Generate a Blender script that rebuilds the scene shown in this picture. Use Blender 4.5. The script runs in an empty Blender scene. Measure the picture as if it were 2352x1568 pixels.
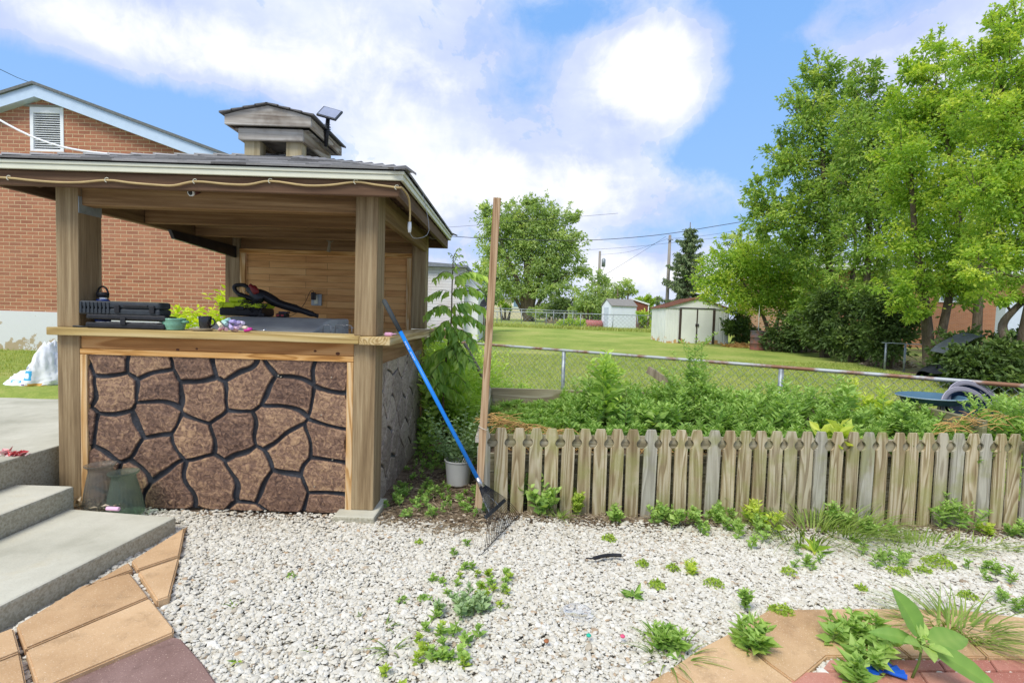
import bpy, bmesh, math, random
import numpy as np
from mathutils import Vector, Matrix
R=math.radians
sc=bpy.context.scene
# ---------------------------------------------------------------- camera
FPX,PITCH,ROLL,YAW,HC=1180.0,0.0494,0.0303,0.0031,1.4
def basis():
    cy,sy=math.cos(YAW),math.sin(YAW)
    f=Vector((sy*math.cos(PITCH),cy*math.cos(PITCH),-math.sin(PITCH)))
    r=Vector((cy,-sy,0)); u=r.cross(f)
    return math.cos(ROLL)*r+math.sin(ROLL)*u,-math.sin(ROLL)*r+math.cos(ROLL)*u,f
CR,CU,CF=basis()
cd=bpy.data.cameras.new('camera'); cam=bpy.data.objects.new('camera',cd); sc.collection.objects.link(cam)
cd.lens=36*FPX/2352; cd.sensor_width=36; cd.clip_end=2000; cd.clip_start=.05
M=Matrix((CR,CU,-CF)).transposed().to_4x4(); M.translation=Vector((0,0,HC)); cam.matrix_world=M
sc.camera=cam
# a few pixel measurements of the photograph turned into places in the yard
def ray(px,py): return CR*((px-1176)/FPX)-CU*((py-784)/FPX)+CF
def UZ(px,py,z=0.): d=ray(px,py); t=(z-HC)/d.z; return Vector((d.x*t,d.y*t,z))
def UY(px,py,Y): d=ray(px,py); t=Y/d.y; return Vector((d.x*t,Y,HC+d.z*t))
# ---------------------------------------------------------------- light
SUN_EL,SUN_AZ=R(52),R(215)      # azimuth measured from +Y clockwise: behind and to the left
sd=bpy.data.lights.new('sun','SUN'); sd.energy=SUNE=2.2; sd.angle=R(24); sd.color=(1,.95,.86)
so=bpy.data.objects.new('sun',sd); sc.collection.objects.link(so)
sv=Vector((math.sin(SUN_AZ)*math.cos(SUN_EL),math.cos(SUN_AZ)*math.cos(SUN_EL),math.sin(SUN_EL)))
so.rotation_euler=sv.to_track_quat('Z','Y').to_euler()
sc.view_settings.view_transform='Standard'; sc.view_settings.look='None'; sc.view_settings.gamma=1
sc.view_settings.exposure=0.70
w=bpy.data.worlds.new('World'); sc.world=w; w.use_nodes=True
class NT:
    def __init__(s,nt): s.nt=nt; nt.nodes.clear(); s.N=nt.nodes; s.L=nt.links
    def n(s,t,**k):
        o=s.N.new(t)
        for a,b in k.items():
            if a=='i':
                for q,v in b.items():
                    if hasattr(v,'links') or isinstance(v,bpy.types.NodeSocket): s.L.new(v,o.inputs[q])
                    else: o.inputs[q].default_value=v
            else: setattr(o,a,b)
        return o
    def math(s,op,a,b=0.,c=False): return s.n('ShaderNodeMath',operation=op,use_clamp=c,i={0:a,1:b}).outputs[0]
    def vm(s,op,a,b=(0,0,0)): return s.n('ShaderNodeVectorMath',operation=op,i={0:a,1:b})
    def noise(s,v,sc_,d=4,r=.55,dist=0.): return s.n('ShaderNodeTexNoise',i={'Vector':v,'Scale':sc_,'Detail':d,'Roughness':r,'Distortion':dist}).outputs[0]
    def ramp(s,f,st,interp='LINEAR'):
        o=s.n('ShaderNodeValToRGB',i={0:f}); c=o.color_ramp; c.interpolation=interp
        while len(c.elements)<len(st): c.elements.new(.5)
        for e,(p,col) in zip(c.elements,st): e.position=p; e.color=tuple(col)+(1,) if len(col)==3 else col
        return o.outputs[0]
    def mix(s,f,a,b,bt='MIX'):
        o=s.n('ShaderNodeMix',data_type='RGBA',blend_type=bt)
        for q,v in ((0,f),(6,a),(7,b)):
            if isinstance(v,bpy.types.NodeSocket): s.L.new(v,o.inputs[q])
            else: o.inputs[q].default_value=v if q==0 else (tuple(v)+(1,))
        return o.outputs[2]
    def mr(s,v,a,b,c=0.,d=1.,t='SMOOTHSTEP'): return s.n('ShaderNodeMapRange',interpolation_type=t,i={0:v,1:a,2:b,3:c,4:d}).outputs[0]
def build_sky():
    t=NT(w.node_tree); d=t.n('ShaderNodeTexCoord').outputs['Generated']
    sky=t.n('ShaderNodeTexSky',sky_type='NISHITA',sun_disc=False,sun_elevation=SUN_EL,sun_rotation=SUN_AZ)
    # planar cloud deck coordinates: direction divided by (height + offset)
    sep=t.n('ShaderNodeSeparateXYZ',i={0:d}); zz=t.math('ADD',t.math('MAXIMUM',sep.outputs[2],0.0),.22)
    P=t.n('ShaderNodeCombineXYZ',i={0:t.math('DIVIDE',sep.outputs[0],zz),1:t.math('DIVIDE',sep.outputs[1],zz),2:t.math('MULTIPLY',zz,3.)}).outputs[0]
    n1=t.noise(P,1.15,9,.56,.25); n2=t.noise(d,8.5,10,.64,.5); n3=t.noise(d,2.6,6,.55,.2)
    F=t.math('ADD',t.math('MULTIPLY',t.math('SUBTRACT',n1,.5),1.3),t.math('MULTIPLY',t.math('SUBTRACT',n2,.5),1.7))
    F=t.math('ADD',F,.24)
    # (px,py,rx,ry,weight): broad cloud banks (+) and gaps of clear sky (-)
    B=[(150,40,300,80,.35),(420,110,300,60,.55),(820,200,260,150,.42),(1050,80,200,100,.25),(1490,140,125,95,1.25),(1540,240,80,60,.8),(1640,90,70,30,.5),(1200,430,190,70,1.0),(1120,400,90,50,.4),(1470,630,150,55,1.2),
       (1480,430,220,50,.35),(1650,420,60,50,.3),(1960,170,130,90,.7),(2250,60,200,90,.5),(1840,75,60,18,.7),(1330,480,280,50,.25),
       (280,275,260,55,-1.25),(500,262,150,50,-.8),(60,170,150,40,-.7),(20,250,60,40,-.5),(1790,190,90,200,-1.5),(1620,360,110,80,-1.2),(1850,300,120,60,-.8),(1560,520,200,40,-.35),(1320,35,110,35,-.9),(1210,190,90,150,-.25),(1560,10,120,30,-.5),(1230,545,170,40,-.45),(2070,25,110,50,-.7),(1700,60,100,60,-.7)]
    for px,py,rx,ry,wt in B:
        c=ray(px,py).normalized()
        df=t.vm('SUBTRACT',d,tuple(c)).outputs[0]
        a=t.vm('DOT_PRODUCT',df,tuple(CR*(FPX/rx))).outputs['Value']; b=t.vm('DOT_PRODUCT',df,tuple(CU*(FPX/ry))).outputs['Value']; e=t.vm('DOT_PRODUCT',df,tuple(CF*(FPX/rx))).outputs['Value']
        q=t.math('ADD',t.math('ADD',t.math('MULTIPLY',a,a),t.math('MULTIPLY',b,b)),t.math('MULTIPLY',e,e))
        g=t.math('EXPONENT',t.math('MULTIPLY',q,-.9))
        F=t.math('ADD',F,t.math('MULTIPLY',g,wt))
    F=t.math('ADD',F,t.math('MULTIPLY',t.math('SUBTRACT',t.noise(d,26.,8,.62,.6),.5),.75)); mask=t.math('MAXIMUM',t.mr(F,.16,.36),t.math('MULTIPLY',t.mr(F,-.55,.40),.78)); dens=t.mr(t.math('ADD',F,t.math('MULTIPLY',t.math('SUBTRACT',n3,.5),1.6)),.45,1.35)
    soft=t.ramp(t.math('ADD',t.math('MULTIPLY',n3,.6),t.math('MULTIPLY',n1,.4)),[(.38,(.44,.53,.82)),(.5,(.60,.67,.87)),(.60,(.78,.82,.92))])
    ccol=t.mix(dens,soft,(.89,.90,.93))
    blue=t.mix(t.mr(sep.outputs[2],.0,.75,0,1,'LINEAR'),(.34,.56,.90),(.14,.375,.85))
    skyc=t.mix(.12,blue,t.vm('MULTIPLY',sky.outputs[0],(.1,.1,.1)).outputs[0])
    col=t.mix(mask,skyc,ccol)
    bg=t.n('ShaderNodeBackground',i={0:col,1:.75})
    t.L.new(bg.outputs[0],t.n('ShaderNodeOutputWorld').inputs[0])
build_sky()
# ---------------------------------------------------------------- materials
MATS={}
def newmat(name):
    m=bpy.data.materials.new(name); m.use_nodes=True; MATS[name]=m; return m,NT(m.node_tree)
def coords(t,rnd=True):
    v=t.n('ShaderNodeTexCoord').outputs['Object']
    if rnd:
        r=t.n('ShaderNodeObjectInfo').outputs['Random']; return t.vm('ADD',v,t.n('ShaderNodeCombineXYZ',i={0:t.math('MULTIPLY',r,31.),1:t.math('MULTIPLY',r,17.),2:t.math('MULTIPLY',r,23.)}).outputs[0]).outputs[0],r
    return v,None
def finish(t,col,rough=.8,metal=0.,h=None,bs=.3,bd=.01,spec=.3,**kw):
    p=t.n('ShaderNodeBsdfPrincipled')
    for q,v in (('Base Color',col),('Roughness',rough),('Metallic',metal)):
        if isinstance(v,bpy.types.NodeSocket): t.L.new(v,p.inputs[q])
        else: p.inputs[q].default_value=v if not isinstance(v,tuple) else v+(1,)*(4-len(v))
    p.inputs['Specular IOR Level'].default_value=spec
    for k,v in kw.items(): p.inputs[k.replace('_',' ')].default_value=v
    if h is not None:
        b=t.n('ShaderNodeBump',i={'Strength':bs,'Distance':bd,'Height':h}); t.L.new(b.outputs[0],p.inputs['Normal'])
    t.L.new(p.outputs[0],t.n('ShaderNodeOutputMaterial').inputs[0]); return p
def plain(name,c,rough=.6,metal=0.,var=.15,scale=8.,bs=.15,spec=.3,c2=None,th=(.35,.65),**kw):
    m,t=newmat(name); v,_=coords(t,False); n=t.noise(v,scale,6,.6)
    c2=c2 or tuple(x*(1-var) for x in c)
    finish(t,t.mix(t.mr(n,*th),c2,c),rough,metal,t.noise(v,scale*6,4),bs,.004,spec,**kw); return m
def wood(name,cols,axis='Z',scale=9.,rnd=.0,stretch=.05,rings=True,bs=.5,grey=None,green=None,rough=.85):
    m,t=newmat(name); v,r=coords(t)
    sc_={'X':(stretch,1,1),'Y':(1,stretch,1),'Z':(1,1,stretch)}[axis]
    u=t.vm('MULTIPLY',v,sc_).outputs[0]
    f=t.noise(u,scale*6,8,.7); g=t.noise(u,scale,4,.6,1.2)
    x=g
    if rings:
        wv=t.n('ShaderNodeTexNoise',i={'Vector':t.vm('MULTIPLY',v,tuple(k*(1.6 if k<1 else 1) for k in sc_)).outputs[0],'Scale':scale*.7,'Detail':2.,'Distortion':.6}).outputs[0]
        rg=t.math('FRACT',t.math('MULTIPLY',wv,9.)); rg=t.math('MULTIPLY',t.mr(rg,0.,.75),t.mr(rg,1.,.8))
        x=t.math('ADD',t.math('MULTIPLY',g,.62),t.math('MULTIPLY',rg,.38))
    x=t.math('ADD',t.math('MULTIPLY',x,.6),t.math('MULTIPLY',f,.42))
    c=t.ramp(x,[(.3,cols[0]),(.5,cols[1]),(.68,cols[2])])
    if grey:  # per-board weathering tone
        c=t.mix(t.math('MULTIPLY',t.mr(t.math('FRACT',t.math('MULTIPLY',r,7.13)),.55,.9),.75),c,t.ramp(x,[(.3,tuple(k*.6 for k in grey)),(.68,grey)]))
    if green:
        c=t.mix(t.math('MULTIPLY',t.mr(t.noise(v,5,3),.45,.68),.55),c,green)
    if rnd: c=t.mix(1.,c,t.ramp(r,[(0,(1-rnd,)*3),(1,(1+rnd*.5,)*3)]),'MULTIPLY')
    st=t.noise(t.vm('MULTIPLY',v,sc_).outputs[0],scale*1.7,3,.5); c=t.mix(t.mr(st,.62,.74),c,t.mix(.55,c,cols[0]))
    finish(t,c,rough,0,t.math('ADD',f,t.math('MULTIPLY',x,.6)),bs,.004,.2); return m
def leaf(name,stops,tr=.35,rough=.55):
    m,t=newmat(name); a=t.n('ShaderNodeAttribute',attribute_name='tint').outputs['Fac']
    n=t.noise(t.n('ShaderNodeTexCoord').outputs['Object'],1.3,3)
    c=t.ramp(t.math('ADD',t.math('MULTIPLY',a,.75),t.math('MULTIPLY',n,.3)),stops)
    p=t.n('ShaderNodeBsdfPrincipled',i={'Base Color':c,'Roughness':rough}); p.inputs['Specular IOR Level'].default_value=.3
    tl=t.n('ShaderNodeBsdfTranslucent',i={0:t.mix(1.,c,(1.5,1.5,.6),'MULTIPLY')})
    mx=t.n('ShaderNodeMixShader',i={0:tr,1:p.outputs[0],2:tl.outputs[0]}); t.L.new(mx.outputs[0],t.n('ShaderNodeOutputMaterial').inputs[0]); return m
# ---------------------------------------------------------------- object helpers
COL=sc.collection
def tag(o,label=None,cat=None,group=None,kind=None,category=None):
    cat=cat or category
    for k,v in (('label',label),('category',cat),('group',group),('kind',kind)):
        if v: o[k]=v
    return o
def thing(name,label,cat,loc=(0,0,0),group=None,rz=0.):
    o=bpy.data.objects.new(name,None); COL.objects.link(o); o.location=loc; o.rotation_euler=(0,0,rz); o.empty_display_size=.1
    return tag(o,label,cat,group)
def wloc(o):
    v=Vector((0,0,0))
    while o: v=v+Vector(o.location); o=o.parent
    return v
def link(name,me,parent=None,loc=None):
    o=bpy.data.objects.new(name,me); COL.objects.link(o)
    if parent: o.parent=parent
    elif loc is not None: o.location=loc
    return o
class MB:
    def __init__(s): s.v=[]; s.f=[]; s.sm=[]
    def add(s,vs,fs,smooth=False):
        b=len(s.v); s.v+= [Vector(x) for x in vs]; s.f+=[[i+b for i in f] for f in fs]; s.sm+=[smooth]*len(fs); return s
    def box(s,x0,x1,y0,y1,z0,z1): 
        return s.add([(x0,y0,z0),(x1,y0,z0),(x1,y1,z0),(x0,y1,z0),(x0,y0,z1),(x1,y0,z1),(x1,y1,z1),(x0,y1,z1)],[(0,3,2,1),(4,5,6,7),(0,1,5,4),(1,2,6,5),(2,3,7,6),(3,0,4,7)])
    def beam(s,a,b,w,h,up=(0,0,1),ext=0.):   # rectangular bar from a to b
        a,b=Vector(a),Vector(b); d=(b-a).normalized(); a=a-d*ext; b=b+d*ext
        r=d.cross(Vector(up)).normalized(); u=r.cross(d)
        vs=[p+r*(w/2*i)+u*(h/2*j) for p in (a,b) for i,j in ((-1,-1),(1,-1),(1,1),(-1,1))]
        return s.add(vs,[(0,3,2,1),(4,5,6,7),(0,1,5,4),(1,2,6,5),(2,3,7,6),(3,0,4,7)])
    def tube(s,pts,r,n=8,cap=True,smooth=True):
        pts=[Vector(p) for p in pts]; rs=r if isinstance(r,(list,tuple)) else [r]*len(pts)
        vs=[];fs=[]; m=len(pts); pr=None
        for i,p in enumerate(pts):
            d=(pts[min(i+1,m-1)]-pts[max(i-1,0)]).normalized()
            if pr is None: pr=d.orthogonal().normalized()
            pr=(pr-d*pr.dot(d)).normalized(); q=d.cross(pr)
            for k in range(n): a=2*math.pi*k/n; vs.append(p+(pr*math.cos(a)+q*math.sin(a))*rs[i])
        for i in range(m-1):
            for k in range(n): fs.append((i*n+k,i*n+(k+1)%n,(i+1)*n+(k+1)%n,(i+1)*n+k))
        s.add(vs,fs,smooth)
        if cap and n>2: b=len(s.v)-len(vs); s.f+=[[b+k for k in range(n)][::-1],[b+(m-1)*n+k for k in range(n)]]; s.sm+=[False]*2
        return s
    def lathe(s,prof,c=(0,0,0),n=24,rib=0,ra=0.,smooth=True):   # prof: (radius,z)
        c=Vector(c); vs=[];fs=[]; m=len(prof)
        for r,z in prof:
            for k in range(n):
                a=2*math.pi*k/n; q=r*(1+ra*math.cos(a*rib)) if rib else r
                vs.append(c+Vector((q*math.cos(a),q*math.sin(a),z)))
        for i in range(m-1):
            for k in range(n): fs.append((i*n+k,i*n+(k+1)%n,(i+1)*n+(k+1)%n,(i+1)*n+k))
        return s.add(vs,fs,smooth)
    def prism(s,poly,d):   # polygon (3D points) pushed along d
        p=[Vector(x) for x in poly]; d=Vector(d); n=len(p)
        return s.add(p+[x+d for x in p],[list(range(n))[::-1],[n+i for i in range(n)]]+[(i,(i+1)%n,n+(i+1)%n,n+i) for i in range(n)])
    def xf(s,m):
        s.v=[m@v for v in s.v]; return s
    def build(s,name,mat,parent=None,bevel=0.,origin=None,seg=2,**tg):
        me=bpy.data.meshes.new(name)
        if parent: o0=wloc(parent)
        elif origin is not None: o0=Vector(origin)
        else:
            a=np.array([tuple(v) for v in s.v]); o0=Vector(((a[:,0].min()+a[:,0].max())/2,(a[:,1].min()+a[:,1].max())/2,a[:,2].min()))
        me.from_pydata([v-o0 for v in s.v],[],s.f); me.polygons.foreach_set('use_smooth',s.sm)
        bm=bmesh.new(); bm.from_mesh(me); bmesh.ops.recalc_face_normals(bm,faces=bm.faces)
        if bevel: bmesh.ops.bevel(bm,geom=[e for e in bm.edges if len(e.link_faces)==2 and e.calc_face_angle(0)>.6],offset=bevel,segments=seg,affect='EDGES',profile=.5)
        bm.to_mesh(me); bm.free()
        me.materials.append(mat); o=link(name,me,parent,None if parent else o0)
        if tg: tag(o,**tg)
        return o
def npmesh(name,V,F,mat,parent=None,tint=None,smooth=False,origin=None,**tg):
    V=np.asarray(V,np.float32); F=np.asarray(F,np.int32); k=F.shape[1]
    o0=np.array(wloc(parent) if parent else (origin if origin is not None else ((V[:,0].min()+V[:,0].max())/2,(V[:,1].min()+V[:,1].max())/2,V[:,2].min())),np.float32)
    me=bpy.data.meshes.new(name); me.vertices.add(len(V)); me.vertices.foreach_set('co',(V-o0).ravel())
    me.loops.add(F.size); me.loops.foreach_set('vertex_index',F.ravel()); me.polygons.add(len(F)); me.polygons.foreach_set('loop_start',np.arange(0,F.size,k,dtype=np.int32))
    if tint is not None: me.attributes.new('tint','FLOAT','POINT').data.foreach_set('value',np.asarray(tint,np.float32))
    me.update(calc_edges=True); me.polygons.foreach_set('use_smooth',np.full(len(F),smooth)); me.materials.append(mat)
    o=link(name,me,parent,None if parent else Vector(o0))
    if tg: tag(o,**tg)
    return o
rng=np.random.default_rng(7); random.seed(7)
def unit(a): return a/np.maximum(np.linalg.norm(a,axis=1,keepdims=True),1e-9)
class Leaves:
    def __init__(s): s.V=[];s.T=[];s.F=[];s.n=0
    def add(s,C,D,S,W=.5,tint=None,fold=.12,up=None):
        C=np.atleast_2d(np.asarray(C,float)); N=len(C); D=unit(np.broadcast_to(np.asarray(D,float),(N,3)).copy()); S=np.broadcast_to(S,(N,)).reshape(N,1)
        U=unit(rng.normal(size=(N,3))+np.array([0,0,1.2])) if up is None else np.broadcast_to(up,(N,3))
        side=unit(np.cross(D,U)); nn=np.cross(side,D)
        mid=C+D*S*.45; v=np.stack([C,mid+side*S*W/2+nn*S*fold,C+D*S-nn*S*fold*.6,mid-side*S*W/2+nn*S*fold],1).reshape(-1,3)
        b=s.n+np.arange(N)[:,None]*4; s.F.append(np.concatenate([b+np.array([0,1,2]),b+np.array([0,2,3])],0)); s.n+=4*N
        t=rng.random(N) if tint is None else np.broadcast_to(tint,(N,)); s.T.append(np.repeat(t,4)); s.V.append(v); return s
    def blade(s,C,D,S,w,droop=.5,tint=None,seg=3):   # grass blades: curved strips
        C=np.atleast_2d(C); N=len(C); D=unit(np.asarray(D,float)); S=np.broadcast_to(S,(N,)).reshape(N,1); h=D.copy(); h[:,2]=0; h=unit(h+1e-6)
        side=unit(np.cross(D,[0,0,1.])+1e-6); t=rng.random(N) if tint is None else np.broadcast_to(tint,(N,))
        pts=[]
        for i in range(seg+1):
            q=i/seg; c=C+D*S*q+(h*.55-np.array([0,0,1.])*.5)*S*droop*q*q
            ww=w*(1-q*.92); pts+= [c-side*ww/2,c+side*ww/2]
        v=np.stack(pts,1).reshape(-1,3); k=2*(seg+1); b=s.n+np.arange(N)[:,None]*k
        for i in range(seg):
            a=2*i; s.F.append(np.concatenate([b+np.array([a,a+1,a+3]),b+np.array([a,a+3,a+2])],0))
        s.n+=k*N; s.T.append(np.repeat(t,k)); s.V.append(v); return s
    def build(s,name,mat,parent=None,**k): return npmesh(name,np.concatenate(s.V),np.concatenate(s.F),mat,parent,np.concatenate(s.T),**k)
def inpoly(x,y,poly):
    r=np.zeros(x.shape,bool); n=len(poly)
    for i in range(n):
        (x1,y1),(x2,y2)=poly[i],poly[(i+1)%n]
        c=((y1>y)!=(y2>y))&(x<(x2-x1)*(y-y1)/(y2-y1+1e-12)+x1); r^=c
    return r
def sm(x,a,b): q=np.clip((x-a)/(b-a),0,1); return q*q*(3-2*q)
def terrain(x,y):
    x=np.asarray(x,float); y=np.asarray(y,float)
    fy=np.interp(y,[-5,5,9,25,38,50,70,1000],[0,0,.05,.34,.66,.86,1.0,1.0])
    left=.47*sm(-x,2.9,4.2)*sm(y,4.2,5.6)*(1-sm(y,14,24))
    right=-.028*np.clip(x,0,5)*(1-sm(y,6,14))
    return fy+left+right+.05*sm(x,-0.8,-.2)*0
def tz(x,y): return float(terrain(x,y))
# ================================================================ materials in use
BARW=wood('weathered_post_wood',[(.12,.078,.040),(.26,.185,.10),(.42,.325,.19)],'Z',15,rings=False,stretch=.035,bs=.8)
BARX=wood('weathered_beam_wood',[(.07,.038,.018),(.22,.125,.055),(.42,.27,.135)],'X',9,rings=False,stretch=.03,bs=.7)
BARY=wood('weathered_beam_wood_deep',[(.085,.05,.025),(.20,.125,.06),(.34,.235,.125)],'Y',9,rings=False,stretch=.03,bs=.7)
DARKX=wood('dark_brown_board',[(.06,.035,.022),(.125,.072,.042),(.21,.135,.08)],'X',8,rings=False)
DARKY=wood('dark_brown_board_deep',[(.055,.033,.02),(.12,.075,.045),(.19,.13,.085)],'Y',8,rings=False)
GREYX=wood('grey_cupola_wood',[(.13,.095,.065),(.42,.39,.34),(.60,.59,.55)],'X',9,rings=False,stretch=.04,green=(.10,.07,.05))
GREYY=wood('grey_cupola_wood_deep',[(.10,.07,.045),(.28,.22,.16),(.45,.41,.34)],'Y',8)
CNTX=wood('counter_wood',[(.24,.155,.055),(.45,.33,.13),(.58,.47,.25)],'X',10,stretch=.03)
CNTY=wood('counter_wood_deep',[(.24,.15,.06),(.47,.34,.15),(.60,.48,.27)],'Y',10,stretch=.03)
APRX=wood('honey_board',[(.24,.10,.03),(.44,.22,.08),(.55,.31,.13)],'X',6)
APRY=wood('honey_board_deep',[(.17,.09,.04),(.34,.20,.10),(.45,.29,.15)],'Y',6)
TRIMX=wood('orange_trim',[(.30,.13,.035),(.58,.31,.10),(.70,.43,.18)],'X',14)
TRIMZ=wood('orange_trim_upright',[(.30,.15,.05),(.56,.34,.14),(.66,.50,.30)],'Z',14)
PICK=wood('picket_wood',[(.17,.115,.055),(.38,.31,.18),(.54,.475,.33)],'Z',12,rnd=.14,grey=(.42,.42,.36),green=(.27,.28,.09),bs=.6)
BEDX=wood('bed_board',[(.12,.10,.06),(.27,.235,.15),(.40,.37,.27)],'X',8,green=(.2,.2,.09))
BEDY=wood('bed_board_deep',[(.13,.12,.07),(.30,.275,.17),(.44,.41,.29)],'Y',8,green=(.22,.23,.10))
PINE=wood('leaning_stud_wood',[(.20,.11,.055),(.38,.25,.14),(.52,.38,.24)],'Z',22,rings=True,stretch=.02)
STICK=wood('grey_stick',[(.1,.08,.05),(.24,.2,.14),(.36,.31,.24)],'Z',20,rings=False)
CREAM=plain('cream_fascia_paint',(.66,.66,.52),.5,var=.06)
WHITE=plain('white_paint',(.78,.80,.80),.5,var=.06)
BLACKP=plain('black_plastic',(.022,.022,.025),.38,var=.4,scale=20)
DGREYP=plain('charcoal_plastic',(.035,.042,.05),.42,var=.25,scale=30)
STEEL=plain('brushed_steel',(.55,.55,.55),.3,1.,var=.2,scale=30)
GALV=plain('galvanised_steel',(.36,.40,.42),.5,.55,var=.3,scale=9,c2=(.22,.25,.27))
RUSTG=plain('rusty_galvanised_rail',(.40,.43,.44),.6,.35,scale=2.6,c2=(.23,.12,.07),th=(.42,.56),bs=.5)
BARK=wood('bark',[(.05,.038,.028),(.13,.10,.07),(.22,.185,.14)],'Z',7,rings=False,stretch=.25,bs=1.)
STEM=plain('green_stem',(.16,.24,.06),.6)
BSTEM=plain('brown_stem',(.12,.085,.05),.7)
TRI=[(.0,(.035,.085,.012)),(.45,(.085,.19,.022)),(.85,(.20,.34,.045))]
LTREE=leaf('maple_leaf',[(0,(0.106,0.198,0.049)),(.45,(0.255,0.404,0.086)),(.9,(0.552,0.627,0.158))],.4)
LBRT=leaf('bright_leaf',[(0,(0.134,0.251,0.043)),(.45,(0.323,0.486,0.073)),(.9,(0.685,0.720,0.146))],.45)
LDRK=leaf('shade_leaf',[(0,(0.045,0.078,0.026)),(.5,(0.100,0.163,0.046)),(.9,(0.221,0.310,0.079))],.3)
LFAR=leaf('far_tree_leaf',[(0,(0.148,0.223,0.101)),(.45,(0.325,0.446,0.162)),(.9,(0.649,0.714,0.288))],.4)
LSPR=leaf('spruce_needles',[(0,(0.078,0.121,0.061)),(.5,(0.167,0.243,0.112)),(.9,(0.290,0.365,0.162))],.15)
LWEED=leaf('weed_leaf',[(0,(0.081,0.176,0.038)),(.45,(0.189,0.351,0.071)),(.9,(0.437,0.591,0.167))],.35)
LCRAB=leaf('crabgrass_blade',[(0,(0.086,0.150,0.026)),(.45,(0.185,0.290,0.052)),(.9,(0.345,0.420,0.103))],.3)
LLIME=leaf('clover_leaf',[(0,(0.141,0.255,0.036)),(.5,(0.282,0.420,0.055)),(.9,(0.508,0.599,0.111))],.35)
LGRASS=leaf('grass_blade',[(0,(0.139,0.217,0.040)),(.45,(0.296,0.378,0.082)),(.9,(0.538,0.518,0.181))],.3)
LSAGE=leaf('mugwort_leaf',[(0,(0.128,0.218,0.097)),(.5,(0.256,0.385,0.184)),(.9,(0.434,0.552,0.302))],.25)
LYEL=leaf('yellow_green_leaf',[(0,(0.220,0.363,0.022)),(.5,(0.418,0.550,0.033)),(.9,(0.660,0.726,0.066))],.45)
LAIL=leaf('sapling_leaf',[(0,(0.092,0.208,0.051)),(.45,(0.240,0.415,0.092)),(.9,(0.554,0.702,0.165))],.4)
STRAW=leaf('dry_straw',[(0,(.35,.18,.05)),(.5,(.55,.33,.12)),(.9,(.66,.48,.22))],.2)
DIRTL=leaf('dry_litter',[(0,(.16,.11,.07)),(.5,(.32,.25,.17)),(.9,(.5,.42,.3))],.1)
def m_ground():
    m,t=newmat('lawn_ground'); v=t.n('ShaderNodeTexCoord').outputs['Object']; a=t.n('ShaderNodeAttribute',attribute_name='tint').outputs['Fac']
    n=t.noise(v,.45,6,.6); n2=t.noise(v,9,6,.7); n3=t.noise(v,60,4,.7)
    g=t.ramp(t.math('ADD',t.math('MULTIPLY',n,.65),t.math('MULTIPLY',n2,.4)),[(.38,(.19,.27,.055)),(.52,(.31,.38,.085)),(.66,(.47,.45,.15))])
    g=t.mix(t.mr(n3,.3,.7),t.mix(.3,g,(.06,.11,.02)),g)
    d=t.ramp(t.noise(v,14,8,.7),[(.3,(.075,.052,.035)),(.5,(.17,.125,.085)),(.7,(.30,.24,.165))])
    pale=t.mr(a,1.6,1.9); a=t.math('MINIMUM',a,1.)
    k=t.mr(t.math('ADD',a,t.math('MULTIPLY',t.math('SUBTRACT',t.noise(v,4,5),.5),1.)),.35,.65)
    finish(t,t.mix(pale,t.mix(k,g,d),(.47,.43,.35)),.95,0,t.noise(v,45,6,.7),.6,.03,.05); return m
def m_conc():
    m,t=newmat('broom_finished_concrete'); v=t.n('ShaderNodeTexCoord').outputs['Object']
    n=t.noise(v,1.6,8,.65); f=t.noise(v,70,4,.7); agg=t.n('ShaderNodeTexVoronoi',i={'Vector':v,'Scale':34.}).outputs['Distance']
    c=t.ramp(n,[(.33,(.38,.37,.29)),(.5,(.50,.485,.39)),(.66,(.59,.575,.475))])
    c=t.mix(t.mr(t.noise(v,3.3,7,.7),.56,.8,0,.55),c,(.46,.40,.25)); 
    geo=t.n('ShaderNodeNewGeometry').outputs['Normal']; nz=t.n('ShaderNodeSeparateXYZ',i={0:geo}).outputs[2]
    side=t.mix(t.mr(t.math('ADD',agg,t.math('MULTIPLY',n,.3)),.15,.5),(.27,.24,.16),t.mix(t.mr(f,.4,.6),(.33,.31,.23),(.44,.42,.33)))
    c=t.mix(t.mr(nz,.6,.9),side,c); c=t.mix(t.mr(f,.25,.45),t.mix(.25,c,(.2,.2,.17)),c)
    finish(t,c,.9,0,t.math('ADD',f,t.math('MULTIPLY',n,1.5)),.35,.006,.15); return m
def m_brick(name,c1,c2,mort,L=.21,H=.0667,axis='XZ'):
    m,t=newmat(name); v=t.n('ShaderNodeTexCoord').outputs['Object']; s=t.n('ShaderNodeSeparateXYZ',i={0:v})
    a=s.outputs[0] if axis=='XZ' else s.outputs[1]
    uv=t.n('ShaderNodeCombineXYZ',i={0:a,1:s.outputs[2],2:0.})
    b=t.n('ShaderNodeTexBrick',offset=.5,i={'Vector':uv.outputs[0],'Scale':1.,'Mortar Size':.0065,'Mortar Smooth':.3,'Brick Width':L,'Row Height':H,'Bias':-.1,'Color1':c1+(1,),'Color2':c2+(1,),'Mortar':mort+(1,)})
    n=t.noise(v,1.2,4); n2=t.noise(v,40,5,.7)
    # occasional odd brick
    c=t.mix(t.mr(n2,.35,.65),t.mix(.22,b.outputs[0],(.1,.05,.03)),b.outputs[0]); c=t.mix(t.mr(n,.3,.7,0,.25),c,(.45,.25,.16))
    finish(t,c,.85,0,t.math('SUBTRACT',t.math('MULTIPLY',n2,.4),b.outputs['Fac']),.7,.006,.15); return m
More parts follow.
